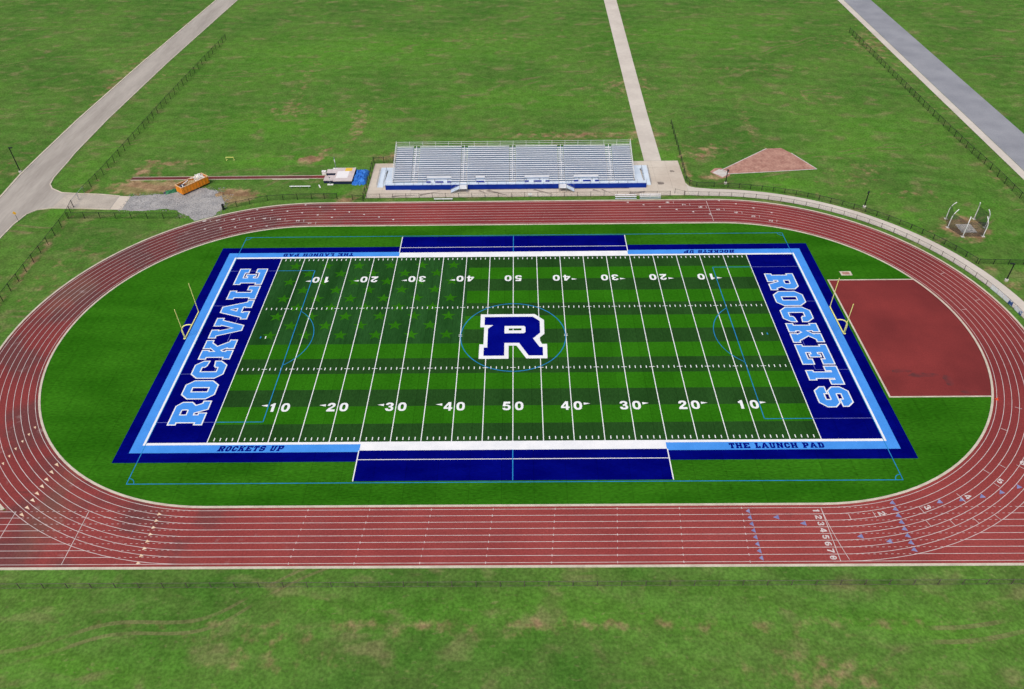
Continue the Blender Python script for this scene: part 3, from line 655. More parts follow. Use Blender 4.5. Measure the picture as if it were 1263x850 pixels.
seg = []
for k in range(9):
    for i in range(-3, 5): seg.append(((-28.0 + 8.45 * (i + 3) - .25 * k * .4, -LANE[k] - .16), (-28.0 + 8.45 * (i + 3) - .25 * k * .4, -LANE[k] + .16)))
o = lines_mesh(seg, .09, .0128).build('hurdle_ticks', M_paint, track); o['kind'] = 'stuff'

# ------------------------------------------------------------------ roads, paths, pads
road_l = [(-115.0, 20), (-114.7, 49.2), (-115.4, 60.2), (-115.3, 71.2), (-115.0, 90), (-113, 130), (-108, 200), (-104, 260)]
road_r = [(-106.3, 20), (-106.2, 32.7), (-106.1, 38.0), (-105.3, 42.3), (-103.9, 44.0), (-101.1, 44.7), (-94.2, 44.4), (-87.9, 43.9), (-88.0, 49.7), (-92.2, 50.5), (-98.0, 51.0),
          (-101.9, 51.5), (-104.9, 53.4), (-106.3, 55.4), (-106.9, 58.5), (-107.1, 66), (-107.4, 71.0), (-107.2, 90), (-105.3, 130), (-100.3, 200), (-96.3, 260)]
road = flat('road', [[(-115.2, -40), *road_l, *road_r[::-1], (-106.5, -40)]], -.02, M_road)
tag(road, 'pale grey road and driveway entering at the left edge', 'road', kind='structure')
def kerb_line(pts, name, wd, parent, m=M_kerb, z0=-.06, z1=.07):
    A, B_ = [], []
    n = len(pts)
    for i, p in enumerate(pts):
        d = (Vector(pts[min(i + 1, n - 1)]) - Vector(pts[max(i - 1, 0)])).normalized()
        q = Vector((-d.y, d.x)) * wd / 2; A.append(tuple(Vector(p) - q)); B_.append(tuple(Vector(p) + q))
    return MB().slab(A, B_, z0, z1).build(name, m, parent)
kerb_line([(-115.3, -40)] + [(x - .2, y) for x, y in road_l], 'kerb', .42, road)
kerb_line([(-106.4, -40)] + road_r[:8], 'kerb', .26, road); kerb_line(road_r[8:], 'kerb', .26, road)
flat('driveway_end_slab', [[(-87.9, 43.85), (-85.3, 43.75), (-85.5, 49.55), (-88.0, 49.75)]], -.012, M_conc, road)
flat('driveway_overlay', [[(-101.0, 44.9), (-88.2, 44.1), (-88.2, 49.5), (-92.2, 50.3), (-100.5, 50.9)]], -.014, M_drive, road)
gp = [(-85.6, 49.5), (-81.7, 49.9), (-78.2, 50.5), (-76.4, 51.8), (-69.6, 52.8), (-66.6, 51.7), (-63.2, 45.8), (-63.3, 43.4), (-64.2, 40.9), (-67.9, 38.6), (-70.8, 41.9), (-74.6, 43.8), (-80.2, 43.2), (-85.3, 43.8)]
gr = flat('gravel_pad', [wobble(gp, .38)], -.03, M_gravel)
tag(gr, 'grey gravel pad between the driveway and the track', 'gravel', kind='structure')
# loose stones on the gravel: one mass
b = MB()
for _ in range(2600):
    x, y = random.uniform(-86, -62.5), random.uniform(40, 53.3)
    if (y > 50.6 and x < -77) or (y < 43.0 and x < -72) or (x > -65 and y > 50): continue
    s = random.uniform(.05, .14); b.box((x, y, -.02 + s * .2), (s, s * random.uniform(.7, 1.3), s * .7), random.uniform(0, 3))
tag(b.build('loose_gravel', M_gravel), 'loose grey stones strewn over the gravel pad', 'gravel', kind='stuff')
# far right road
fr = flat('far_road', [[(116.6, -20), (116.6, 260), (126, 260), (126, -20)]], -.02, M_asph)
tag(fr, 'dark grey road past the fence at the top right corner', 'road', kind='structure')
fw = flat('roadside_sidewalk', [[(114.4, -20), (114.4, 260), (116.45, 260), (116.45, -20)]], .02, M_walk)
tag(fw, 'pale concrete strip along the far right road', 'sidewalk', kind='structure')
# concrete apron round the grandstand: one slab per pour, open joints between
apron = flat('concrete_apron', [[(-32.75, 47.75), (38.75, 47.75), (38.75, 63.95), (-32.85, 63.95)]], -.03, M_stain_shade)  # base sheet darkened, shade below the stand painted in
tag(apron, 'pale tan concrete slabs around the aluminium grandstand', 'concrete apron', kind='structure')
xs = [-32.7 + i * 3.25 for i in range(23)]; xs[-1] = 38.7; ys = [47.8, 50.9, 54.2, 57.4, 60.6, 63.9]
for i in range(22):
    for j in range(5):
        if -27.5 < xs[i] < 24 and 0 < j < 4 and xs[i] > -26: continue   # hidden below the stand
        MB().box(((xs[i] + xs[i + 1]) / 2, (ys[j] + ys[j + 1]) / 2, -.01), (xs[i + 1] - xs[i] - .03, ys[j + 1] - ys[j] - .03, .04 + .006 * random.random())).build('slab', M_conc, apron)
for x, y, l, a, wd in ((-18.5, 49.6, 5.0, .35, .45), (-6.8, 49.9, 2.2, -.6, .4), (-3.6, 49.5, 5.2, -.45, .55), (6.6, 49.7, 4.8, -.5, .45), (18.4, 50.1, 1.6, -.5, .5), (20.8, 49.6, 3.0, -.7, .3), (27.5, 49.0, 4.0, .2, .6), (-24, 48.6, 6, .1, .35)):
    pl = [(-l / 2, -wd * .8), (0, -wd * .45), (l / 2, -wd * .12), (l / 2, wd * .12), (0, wd * .45), (-l / 2, wd * .8)]
    pl = [(x + u * math.cos(a) - v * math.sin(a), y + u * math.sin(a) + v * math.cos(a)) for u, v in wobble(pl, .10, 3)]
    flat('dark_streak', [pl], .0185, M_stain_shade, apron)  # dark tapered streaks on the slabs before the stand
for x, y, r_ in ((36.6, 58.7, .55), (33.2, 53.2, .8)):
    flat('oil_stain', [wobble(oval(x, y, r_, r_ * .8, 10), .15, 2)], .0185, M_stain_shade, apron)
sp = flat('service_path', [[(30.8, 63.97), (34.85, 63.97), (35.0, 90), (38.5, 300), (33.5, 300), (31.0, 90)]], -.005, M_walk)
tag(sp, 'pale concrete path leading up from the apron beside the stand', 'path', kind='structure')
# walkway outside the right bend
pin = [(38.72, 47.75), (40.5, 47.55)] + arc((CX, 0), 47.35, 90, -52, 60); pout = [(38.72, 53.2), (39.3, 51.7), (40.6, 51.0)] + arc((CX, 0), 50.35, 90, -52, 60)[1:]
wk = flat('walkway', [pin + pout[::-1]], .004, M_walk)
tag(wk, 'curved pale concrete walkway following the outside of the right bend', 'walkway', kind='structure')
ap = [(46.6, 58.5)]
sect = flat('shot_put_sector', [[(47.8, 58.9), (58.0, 67.2), (61.0, 69.6), (64.6, 69.9), (66.3, 67.2), (68.6, 62.6), (70.0, 59.2), (57.7, 58.0), (49.5, 57.3)]], -.02, M_sector)
tag(sect, 'reddish cinder throwing sector with white edge lines', 'throwing sector', kind='structure')
lines_mesh([((48.0, 59.1), (61.0, 69.7)), ((49.5, 57.25), (57.7, 57.95)), ((57.7, 57.95), (70.0, 59.15)), ((70.0, 59.15), (66.3, 67.2))], .22, -.012).build('sector_line', M_paint, sect)
cin = flat('cinder_surround', [wobble([(45.2, 58.3), (46.6, 60.0), (48.2, 60.0), (50.0, 57.6), (48.8, 55.9), (47.3, 55.2)], .15)], -.025, M_sector, sect)
pad = MB(); pad.box((47.6, 57.6, -.01), (2.5, 2.9, .08), .72); pad = pad.build('shot_put_pad', M_conc2)
tag(pad, 'pale concrete shot put pad at the tip of the red sector', 'throwing pad', kind='structure')
sb2 = MB(); sb2.strip(Z3(arc((47.9, 57.75), 1.08, -15, 95, 10), .08), Z3(arc((47.9, 57.75), 1.25, -15, 95, 10), .08)).build('stop_board', M_white_st, pad)
dp = MB(); dp.box((92.65, 33.15, -.01), (3.1, 3.2, .1)); dp = dp.build('discus_pad', M_conc2)
tag(dp, 'square pale concrete throwing pad inside the netted cage', 'throwing pad', kind='structure')
MB().strip(Z3(arc((92.5, 33.15), 1.16, 0, 360, 24), .046), Z3(arc((92.5, 33.15), 1.25, 0, 360, 24), .046)).build('ring', M_galv, dp)
# pole vault runway
rw = rect('vault_runway', -88.4, -43.1, 57.05, 58.35, -.015, M_track)
tag(rw, 'narrow red pole vault runway crossing the grass', 'runway', kind='structure')
for y in (57.0, 58.4): kerb_line([(-88.4, y), (-43.1, y)], 'edging', .16, rw, M_kerb, -.06, .0)
kerb_line([(-55.5, 56.75), (-47.0, 56.7)], 'edging', .2, rw, M_kerb, -.06, .01)

# ------------------------------------------------------------------ fences
_post = {}
def post_mesh(h, r, m):
    k = (round(h, 3), round(r, 3), m.name)
    if k not in _post:
        _post[k] = MB().lathe([(r, -.05), (r, h), (r * 1.25, h), (r * 1.25, h + .03), (r * .5, h + .07)], 8).data('post', m)
    return _post[k]
def resample(pts, step):
    out = [Vector(pts[0])]; 
    for a, c in zip(pts[:-1], pts[1:]):
        a, c = Vector(a), Vector(c); n = max(1, round((c - a).length / step))
        for i in range(1, n + 1): out.append(a.lerp(c, i / n))
    return out
def fence(name, label, pts, h=1.8, step=3.1, m=M_black, link_m=M_link, group=None, posts=True, r=.065, mid=False):
    root = empty(name, (pts[0][0], pts[0][1], -.05)); tag(root, label, 'fence', group)
    o0 = Vector(pts[0]); P = [p - o0 for p in resample(pts, step)]
    if posts:
        for p in P: link('post', post_mesh(h, r, m), root, (p.x, p.y, 0))
    MB().tube([(p.x, p.y, h - .03) for p in P], r * .62, 6).build('top_rail', m, root)
    if mid: MB().tube([(p.x, p.y, .10) for p in P], r * .45, 5).build('bottom_rail', m, root)
    # fabric, set on the outer face of the posts
    fp = [(p.x, p.y + .001) for p in P]; b = MB(); d = 0; uv = []
    for (x0, y0), (x1, y1) in zip(fp[:-1], fp[1:]):
        e = math.hypot(x1 - x0, y1 - y0); b.quad((x0, y0, .05), (x1, y1, .05), (x1, y1, h - .05), (x0, y0, h - .05))
        uv += [(d, 0), (d + e, 0), (d + e, h), (d, h)]; d += e
    me = b.data('mesh_fabric', link_m, fix=False); l = me.uv_layers.new(name='UVMap')
    for i, t in enumerate(uv): l.data[i].uv = t
    link('mesh_fabric', me, root)
    return root
fence('chain_link_fence', 'tall black chain link fence running up beside the driveway entrance', [(-96.4, 51.0), (-95.8, 59.8), (-95.5, 72), (-95.0, 100), (-93, 150)], 1.8)
g1 = fence('vehicle_gate', 'thin grey chain link gate standing across the driveway', [(-96.4, 45.2), (-96.4, 51.0)], 1.7, 2.9, M_galv, M_link2)
g1['category'] = 'gate'
fence('chain_link_fence', 'tall black chain link fence along the left edge of the grass below the driveway', [(-96.3, 45.0), (-95.4, 40.2), (-95.0, 30.2), (-94.8, 20.6), (-94.5, 11.1), (-94.2, -8)], 1.8)
fence('chain_link_fence', 'black chain link fence across the grass from the driveway to the gravel', [(-95.2, 40.3), (-88.4, 40.2), (-81.6, 40.0), (-71.2, 39.8)], 1.5)
f3 = fence('chain_link_fence', 'black chain link fence curving along the far left bend by the dumpster', [(-62.8, 43.3), (-57.7, 45.6), (-54.1, 46.9), (-50.8, 47.3), (-44.5, 47.55), (-38.9, 47.6)], 1.4)
MB().box((-.05, .1, .7), (.34, .5, 1.35)).build('folded_gate_leaf', M_black, f3)
fence('chain_link_fence', 'short black chain link panel between the worn gap and the apron', [(-35.4, 47.0), (-33.0, 46.6)], 1.35, 2.5)
fence('chain_link_fence', 'black chain link fence around the left end of the apron', [(-33.0, 47.4), (-33.0, 54.2), (-33.1, 64.15), (-28.4, 64.25)], 1.6, 2.6)
f5 = fence('low_rail_fence', 'low thin rail fence between the grandstand slabs and the track', [(-32.4, 47.62), (34.4, 47.62)], 1.15, 2.95, M_rail, M_link2, r=.05, mid=True)
MB().box((36.0, -.08, .75), (.85, .04, .5)).build('sign_plate', M_alu_seat, f5)
g2 = fence('track_gate', 'small gate leaf swung open at the walkway corner', [(37.5, 47.7), (35.6, 48.6)], 1.15, 2.2, M_rail, M_link2, r=.05); g2['category'] = 'gate'
f6 = fence('low_rail_fence', 'low rail fence on the track side of the curved walkway', [(37.6, 47.65), (40.5, 47.4)] + arc((CX, 0), 47.2, 90, -50, 44)[1:], 1.08, 2.95, M_rail, M_link2, r=.05, mid=True)
fence('chain_link_fence', 'black chain link fence on the grass side of the curved walkway', [(40.2, 84), (39.6, 66.7), (39.2, 58), (39.0, 54.4), (39.5, 52.4), (40.9, 51.5), (44.7, 51.2)] + arc((CX, 0), 51.1, 84, 24, 22), 1.15, 2.7)
fence('chain_link_fence', 'black chain link fence crossing the grass to the right edge', [(89.35, 20.5), (97.7, 20.1), (112, 19.8)], 1.15, 3.0)
fence('chain_link_fence', 'black chain link fence in front of the far right road', [(109.5, 15), (109.4, 45), (109.2, 58), (108.6, 66), (108.0, 90), (107.4, 150)], 1.6, 3.0)
fence('low_rail_fence', 'low rail fence along the near outer edge of the track', [(-95, -48.6), (95, -48.6)], 1.1, 3.0, M_rail, M_link2, r=.05, mid=True)
# vinyl banners tied to the walkway fence (a little inside the fence line)
bl = [('plain white printed vinyl banner nearest the lamp post on the walkway fence', 15.3, 13.35, M_bwhite), ('white vinyl banner second from the lamp post on the walkway fence', 13.2, 11.5, M_bwhite),
      ('white vinyl banner third along the walkway fence next to the blue one', 11.35, 9.9, M_bwhite), ('blue and white vinyl banner on the walkway fence', 9.75, 8.5, M_bblue),
      ('white banner with blue corner last along the walkway fence', 7.6, 5.2, M_bwhite)]
for lb, a0, a1, m in bl:
    P = arc((CX, 0), 47.11, a0, a1, 4); b = MB(); b.slab(P, [(CX + (x - CX) * 1.0006, y * 1.0006) for x, y in P], .10, .98)
    o = b.build('vinyl_banner', m); tag(o, lb, 'banner', 'banners on the walkway fence')
    if 'corner' in lb:
        P = arc((CX, 0), 47.095, a1 + .9, a1, 3); MB().slab(P, [(CX + (x - CX) * 1.0003, y * 1.0003) for x, y in P], .12, .9).build('blue_print', M_bblue, o)

# ------------------------------------------------------------------ grandstand
X0, X1 = -27.0, 26.9; DZ, YF = 1.07, 51.3; TR, RI = .635, .20; Y0 = 52.45; NR = 17
AIS = [-22.3, -11.25, -.2, 10.85, 21.9]
gs = empty('grandstand', (0, YF, 0)); tag(gs, 'long aluminium grandstand with blue front panel facing the field', 'grandstand')
def gpart(b, name, m, parent=gs, smooth=False):
    b.v = [(x, y - YF, z) for x, y, z in b.v]; return b.build(name, m, parent, None, smooth)
for i in range(28):       # front walkway decking
    xa = -28.6 + i * (58.2 / 28)
    gpart(MB().box((xa + 58.2 / 56, YF + .62, DZ - .03), (58.2 / 28 - .03, 1.24, .06)), 'deck_panel', M_alu)
gpart(MB().box((.5, YF - .06, .58), (58.3, .05, 1.14)), 'fascia', M_fascia)
for i in range(29):
    xa = -28.6 + i * (58.2 / 28)
    if any(abs(xa - a) < 1.0 for a in (-11.1, 10.9)): continue
    gpart(MB().box((xa, YF, DZ + .5), (.05, .05, 1.05)), 'rail_post', M_galv)
for a, c in ((-28.6, -12.0), (-10.2, 10.0), (11.8, 29.6)):
    for z in (.55, 1.04): gpart(MB().tube([(a, YF, DZ + z), (c, YF, DZ + z)], .024, 6), 'guard_rail', M_alu_seat)
secs = []
edges = [X0] + [a + s for a in AIS for s in (-.72, .72)] + [X1]
secs = [(edges[k], edges[k + 1]) for k in range(0, 12, 2)]
bays = [(-19.5, -13.95), (-8.5, -6.4), (2.5, 8.05), (13.55, 19.1)]
planks = {}
def plank(name, xa, xb, y, z, d, t, m):
    k = (name, round(xb - xa, 2))
    if k not in planks:
        b = MB().box((0, 0, 0), (xb - xa, d, t)); planks[k] = b.data(name, m)
    return link(name, planks[k], gs, ((xa + xb) / 2, y - YF, z))
for i in range(NR):
    y = Y0 + TR * i; z = DZ + RI * i
    for xa, xb in secs:
        spans = [(xa, xb)]
        if i < 2:                                     # wheelchair bays cut into the front rows
            for ba, bb in bays:
                nw = []
                for p, q in spans:
                    if bb <= p or ba >= q: nw.append((p, q))
                    else:
                        if ba - p > .3: nw.append((p, ba))
                        if q - bb > .3: nw.append((bb, q))
                spans = nw
        for p, q in spans:
            plank('seat_plank', p + .02, q - .02, y + .13, z + .43, .27, .05, M_alu_seat)
            plank('foot_plank', p + .02, q - .02, y + .0, z - .03, .58, .045, M_alu_shade)
            plank('riser', p + .02, q - .02, y + .31, z + .075, .02, .155, M_alu)
    for a in AIS:                                     # aisle steps
        plank('aisle_step', a - .70, a + .70, y - .05, z - .02, .40, .05, M_alu_seat)
        plank('aisle_half_step', a - .62, a + .62, y + .32, z + .08, .26, .05, M_alu_shade)
for a in AIS:
    for k in range(1, NR - 2, 4):
        ya_, za_ = Y0 + TR * k, DZ + RI * k; yb_, zb_ = ya_ + TR * 2.6, za_ + RI * 2.6
        gpart(MB().tube([(a, ya_, za_), (a, ya_, za_ + .9), (a, yb_, zb_ + .9), (a, yb_, zb_)], .06, 6), 'aisle_handrail', M_white_st)
for ba, bb in bays:
    gpart(MB().box(((ba + bb) / 2, Y0 + .45, DZ - .035), (bb - ba, 1.5, .05)), 'wheelchair_bay_floor', M_alu)
    gpart(MB().box(((ba + bb) / 2, Y0 + 1.22, DZ + .52), (bb - ba, .04, 1.05)), 'wheelchair_bay_back', M_alu_seat)
    segs = [(0, .17), (.36, .68), (.84, 1)] if bb - ba > 4 else [(.08, .95)]
    for p, q in segs: gpart(MB().box((ba + (bb - ba) * (p + q) / 2, Y0 - .12, DZ + .2), ((bb - ba) * (q - p), .3, .30)), 'companion_seat', M_fascia)
for x in (X0 - .06, X1 + .06):                        # end guards
    ye, ze = Y0 + TR * NR, DZ + RI * NR
    for dz in (.5, 1.0, 1.45): gpart(MB().tube([(x, Y0 - .3, DZ + dz), (x, ye, ze + dz)], .035, 6), 'end_rail', M_white_st)
    for k in range(0, NR + 1, 3): gpart(MB().box((x, Y0 + TR * k, DZ + RI * k + .5), (.05, .05, 1.9)), 'end_rail_post', M_white_st)
    b = MB(); b.quad((x, Y0 - .3, DZ), (x, ye, ze), (x, ye, ze + 1.4), (x, Y0 - .3, DZ + 1.4))
    me_b = b; me_b.v = [(p[0], p[1] - YF, p[2]) for p in me_b.v]
    me = me_b.data('end_guard_mesh', M_link2, fix=False); l = me.uv_layers.new(name='UVMap')
    for i, t in enumerate([(0, 0), (11, 0), (11, 1.4), (0, 1.4)]): l.data[i].uv = t
    link('end_guard_mesh', me, gs)
ye, ze = Y0 + TR * NR, DZ + RI * NR
for dz in (.3, .75, 1.2): gpart(MB().tube([(X0, ye, ze + dz), (X1, ye, ze + dz)], .03, 6), 'back_rail', M_white_st)
for i in range(19):
    x = X0 + (X1 - X0) * i / 18
    gpart(MB().box((x, ye, ze + .3), (.05, .05, 2.0)), 'back_rail_post', M_white_st)
for i in range(19):                                   # steel frames below the rows
    x = X0 + .4 + (X1 - X0 - .8) * i / 18; b = MB()
    b.tube([(x, Y0, DZ - .12), (x, ye, ze - .25)], .07, 6)
    for k in (0, 5, 11, 16): b.tube([(x, Y0 + TR * k, 0), (x, Y0 + TR * k, DZ + RI * k - .15)], .06, 6)
    b.tube([(x, YF + .1, 0), (x, YF + .1, DZ - .08)], .05, 6)
    gpart(b, 'support_frame', M_galv)
def stairs(xl, xr, xfoot):
    """landing in front of the deck and a flight going down sideways to xfoot"""
    st = gpart(MB().box(((xl + xr) / 2, YF - .95, DZ - .03), (xr - xl, 1.7, .08)), 'stair_landing', M_alu_seat)
    def sp_(b, n, m): return gpart(b, n, m, st)
    for x in (xl + .06, xr - .06):
        for y in (YF - 1.72, YF - .25): sp_(MB().box((x, y, DZ + .0), (.07, .07, 2.1)), 'stair_post', M_galv)
    for z in (.5, 1.02):
        sp_(MB().tube([(xl, YF - 1.76, DZ + z), (xr, YF - 1.76, DZ + z)], .025, 6), 'stair_rail', M_galv)
        xo = xr if xfoot < xl else xl
        sp_(MB().tube([(xo, YF - 1.76, DZ + z), (xo, YF - .2, DZ + z)], .025, 6), 'stair_rail', M_galv)
    xs_ = xl if xfoot < xl else xr; n = 6
    for k in range(n):
        t = (k + .5) / n; x = xs_ + (xfoot - xs_) * t; z = DZ * (1 - (k + 1) / (n + .6))
        sp_(MB().box((x, YF - .95, z), (abs(xfoot - xs_) / n + .04, 1.5, .05)), 'step', M_alu)
    for y in (YF - 1.74, YF - .2):
        sp_(MB().tube([(xs_, y, DZ + 1.0), (xfoot, y, 1.0), (xfoot, y, 0)], .028, 6), 'stair_handrail', M_galv)
        sp_(MB().box(((xs_ + xfoot) / 2, y, DZ * .48), (.05, .04, DZ * .96)), 'stair_baluster', M_galv)
        b = MB(); b.slab([(xs_, y - .03), (xfoot, y - .03)], [(xs_, y + .03), (xfoot, y + .03)], 0, .13)
        q = [(x, yy, z + (DZ - .13 if abs(x - xs_) < .01 else 0)) for x, yy, z in b.v]; b.v = q
        sp_(b, 'stringer', M_galv)
stairs(-12.0, -10.25, -13.9); stairs(10.05, 11.75, 13.5)
def ramp(xa, xb, inner_a, inner_b):
    rp = MB(); y0_, y1_ = 52.4, 59.2
    b = MB(); b.slab([(xa, y0_), (xa, y1_)], [(xb, y0_), (xb, y1_)], 0.0, .06)
    b.v = [(x, y, z + .54 * (y - y0_) / (y1_ - y0_)) for x, y, z in b.v]
    r0 = gpart(b, 'ramp', M_alu)
    b = MB(); b.slab([(inner_a, YF + .02), (inner_a, y1_)], [(inner_b, YF + .02), (inner_b, y1_)], .48, .54)
    b.v = [(x, y, z + .53 * (1 - (y - YF) / (y1_ - YF))) for x, y, z in b.v]
    gpart(b, 'upper_run', M_alu, r0)
    lo, hi = min(xa, inner_a, xb, inner_b), max(xa, inner_a, xb, inner_b)
    gpart(MB().box(((lo + hi) / 2, y1_ + .8, .51), (hi - lo, 1.55, .06)), 'turn_platform', M_alu, r0)
    for x in (xa, xb):
        pts = [(x, y0_, .95), (x, y1_, 1.5)]
        gpart(MB().tube([(x, y0_, .05)] + pts + [(x, y1_, .5)], .03, 6), 'ramp_rail', M_galv, r0)
        gpart(MB().tube([(x, y0_, .5), (x, y1_, 1.05)], .025, 6), 'ramp_rail', M_galv, r0)
        for k in range(1, 6):
            yy = y0_ + (y1_ - y0_) * k / 6; gpart(MB().box((x, yy, .5 + .27 * k / 3), (.045, .045, .95)), 'ramp_post', M_galv, r0)
ramp(-30.75, -29.3, -29.0, -27.25); ramp(30.85, 29.45, 29.1, 27.3)

# ------------------------------------------------------------------ goal posts
def goal_post(s, label):
    g = empty('goal_post', (s * 57.05, 0, 0)); tag(g, label, 'goal post', 'football goal posts')
    xc = s * 54.90 - s * 57.05
    MB().tube([(0, 0, 0), (0, 0, 1.55)] + [(-s * 1.5 * (1 - math.cos(R(a))), 0, 1.55 + 1.5 * math.sin(R(a))) for a in (15, 30, 45, 60, 75, 90)] + [(xc, 0, 3.05)], .10, 10).build('gooseneck', M_yel, g, None, True)
    MB().lathe([(.24, 0), (.24, .03), (.13, .05)], 12).build('base_plate', M_yel, g)
    MB().tube([(xc, -3.6, 3.05), (xc, 3.6, 3.05)], .10, 8).build('crossbar', M_yel, g)
    for y in (-3.556, 3.556): MB().tube([(xc, y, 3.0), (xc, y, 9.14)], .065, 8).build('upright', M_yel, g)
goal_post(-1, 'yellow goal post behind the ROCKVALE end zone'); goal_post(1, 'yellow goal post behind the ROCKETS end zone')

# ------------------------------------------------------------------ lamps, sign, cone
def lamp(x, y, h, label, ang):
    g = empty('lamp_post', (x, y, -.05)); tag(g, label, 'lamp post', 'black lamp posts')
    MB().lathe([(.34, 0), (.34, .35), (.28, .42)], 12).build('concrete_base', M_conc2, g)
    MB().tube([(0, 0, .4), (0, 0, h)], .12, 8, .10).build('pole', M_black, g)
    hd = MB().box((math.cos(ang) * .3, math.sin(ang) * .3, h + .04), (.85, .34, .14), ang).build('lamp_head', M_black, g)
    MB().box((math.cos(ang) * .42, math.sin(ang) * .42, h - .04), (.5, .26, .03), ang).build('lens', M_lens, hd)
lamp(-116.1, 61.4, 6.2, 'tall black lamp post on the grass left of the road', 0)
lamp(74.9, 41.9, 3.7, 'black lamp post beside the walkway at the top of the right bend', -2.2)
lamp(92.0, 15.0, 3.75, 'black lamp post near the printed banners at the right edge', 3.0)
lamp(47.6, 52.7, 3.4, 'black lamp post next to the shot put circle', -1.6)
sg = empty('road_sign', (-105.6, 39.3, -.05)); tag(sg, 'small yellow diamond road sign on a dark post at the driveway', 'road sign')
MB().box((0, 0, 1.1), (.06, .06, 2.2)).build('post', M_black, sg)
b = MB(); b.box((0, 0, 0), (.62, .02, .62)); b.v = [((x - z) * .7071, y - .05, (x + z) * .7071 + 2.1) for x, y, z in b.v]; b.build('panel', M_sign, sg)
cn = MB().lathe([(.20, .02), (.20, .05), (.13, .06), (.04, .48), (.02, .5)], 12, (75.4, -16.3, 0)).build('traffic_cone', M_cone)
tag(cn, 'tiny orange cone on the inside lane by the red apron corner', 'cone'); MB().box((75.4, -16.3, .025), (.4, .4, .03)).build('base', M_cone, cn)

# ------------------------------------------------------------------ benches
def bench(x0, x1, y, label, rows=1, tall=False):
    g = empty('aluminium_bench', ((x0 + x1) / 2, y, -.05)); tag(g, label, 'bench', 'aluminium team benches'); L_ = x1 - x0
    MB().box((0, 0, .48), (L_, .30, .05)).build('seat', M_alu_seat, g)
    if tall:
        MB().box((0, .28, .80), (L_, .05, .26)).build('backrest', M_alu_seat, g)
        MB().box((0, -.32, .18), (L_, .22, .04)).build('foot_board', M_alu, g)
    for k in (-.42, 0, .42):
        b = MB().box((k * L_, 0, .23), (.06, .30, .46))
        if tall: b.box((k * L_, .24, .5), (.05, .04, .9))
        b.build('leg', M_galv, g)
bench(-17.4, -13.3, 46.35, 'silver bench on the grass strip before the left grandstand stairs')
bench(22.2, 26.9, 46.6, 'silver bench with backrest, left of the pair by the track', 1, True)
bench(27.6, 32.2, 46.7, 'silver bench with backrest, right of the pair by the track', 1, True)
bench(-50.5, -45.8, 52.6, 'long white bench standing alone on the grass by the vault pit')

# ------------------------------------------------------------------ dumpster with scrap
import bmesh
dv = Vector((-69.5 + 73.6, 54.7 - 49.5)); da = math.atan2(dv.y, dv.x); DL, DW, DH = 6.9, 2.45, 1.55
ce = Vector((-73.6, 49.5)) + dv.normalized() * DL / 2 + Vector((-dv.y, dv.x)).normalized() * DW / 2
dm = empty('roll_off_dumpster', (ce.x, ce.y, -.03), da); tag(dm, 'open orange roll-off dumpster full of scrap on the gravel', 'dumpster')
MB().box((0, 0, .38), (DL, DW - .1, .12)).build('floor', M_orange, dm)
for s in (-1, 1):
    wl = MB().box((0, s * (DW / 2 - .04), .36 + DH / 2), (DL, .07, DH)).build('side_wall', M_orange, dm)
    for k in range(9): MB().box((-DL / 2 + .35 + k * (DL - .7) / 8, s * (DW / 2 + .03), .36 + DH / 2), (.12, .10, DH - .1)).build('rib', M_orange, wl)
    ew = MB().box((s * (DL / 2 - .04), 0, .36 + DH / 2), (.07, DW - .16, DH)).build('end_wall', M_orange, dm)
    MB().box((s * (DL / 2 + .02), 0, .36 + DH * .55), (.07, .16, DH * .9)).build('rib', M_orange, ew)
    MB().box((0, s * (DW / 2 - .03), .36 + DH + .04), (DL + .08, .16, .10)).build('top_rail', M_rim, dm)
    MB().box((s * (DL / 2 - .03), 0, .36 + DH + .045), (.16, DW - .24, .10)).build('top_rail', M_rim, dm)
    MB().box((0, s * .5, .16), (DL - .4, .14, .26)).build('skid_rail', M_black, dm)
for sx in (-1, 1):
    for sy in (-1, 1): MB().tube([(sx * DL * .42, sy * .9, .14), (sx * DL * .42, sy * 1.08, .14)], .14, 10).build('roller', M_black, dm)
def crumple(name, label, cat, x, y, z, sx, sy, sz, m, seed, grp, rz=0, n=10):
    """crumpled heap: displaced dome with a raised rim"""
    rr = random.Random(seed); b = MB(); V = []
    for j in range(n + 1):
        for i in range(n + 1):
            u, v = i / n * 2 - 1, j / n * 2 - 1; k = max(0, 1 - max(abs(u), abs(v)) ** 5)
            V.append((u * sx / 2 + rr.uniform(-.05, .05) * sx, v * sy / 2 + rr.uniform(-.05, .05) * sy, sz * k * rr.uniform(.5, 1.0)))
    F = [(j * (n + 1) + i, j * (n + 1) + i + 1, (j + 1) * (n + 1) + i + 1, (j + 1) * (n + 1) + i) for j in range(n) for i in range(n)]
    k0 = len(V); rim = list(range(n + 1)) + [(j + 1) * (n + 1) - 1 for j in range(1, n + 1)] + [n * (n + 1) + i for i in range(n - 1, -1, -1)] + [j * (n + 1) for j in range(n - 1, 0, -1)]
    for i in rim: V.append((V[i][0], V[i][1], -.03))
    for i in range(len(rim)): F.append((rim[i], k0 + i, k0 + (i + 1) % len(rim), rim[(i + 1) % len(rim)]))
    F.append(tuple(k0 + i for i in range(len(rim)))[::-1])
    b.v, b.f = V, F
    o = b.build(name, m); o.location = (x, y, z); o.rotation_euler = (0, 0, rz); tag(o, label, cat, grp); return o
def din(lx, ly, lz):
    c, s = math.cos(da), math.sin(da); return (ce.x + lx * c - ly * s, ce.y + lx * s + ly * c, lz)
crumple('scrap_heap', 'dark grey and navy scrap filling the near end of the dumpster', 'scrap', *din(-2.35, 0, .31), 2.1, 2.2, 1.85, M_junk_d, 3, 'scrap in the dumpster', da)
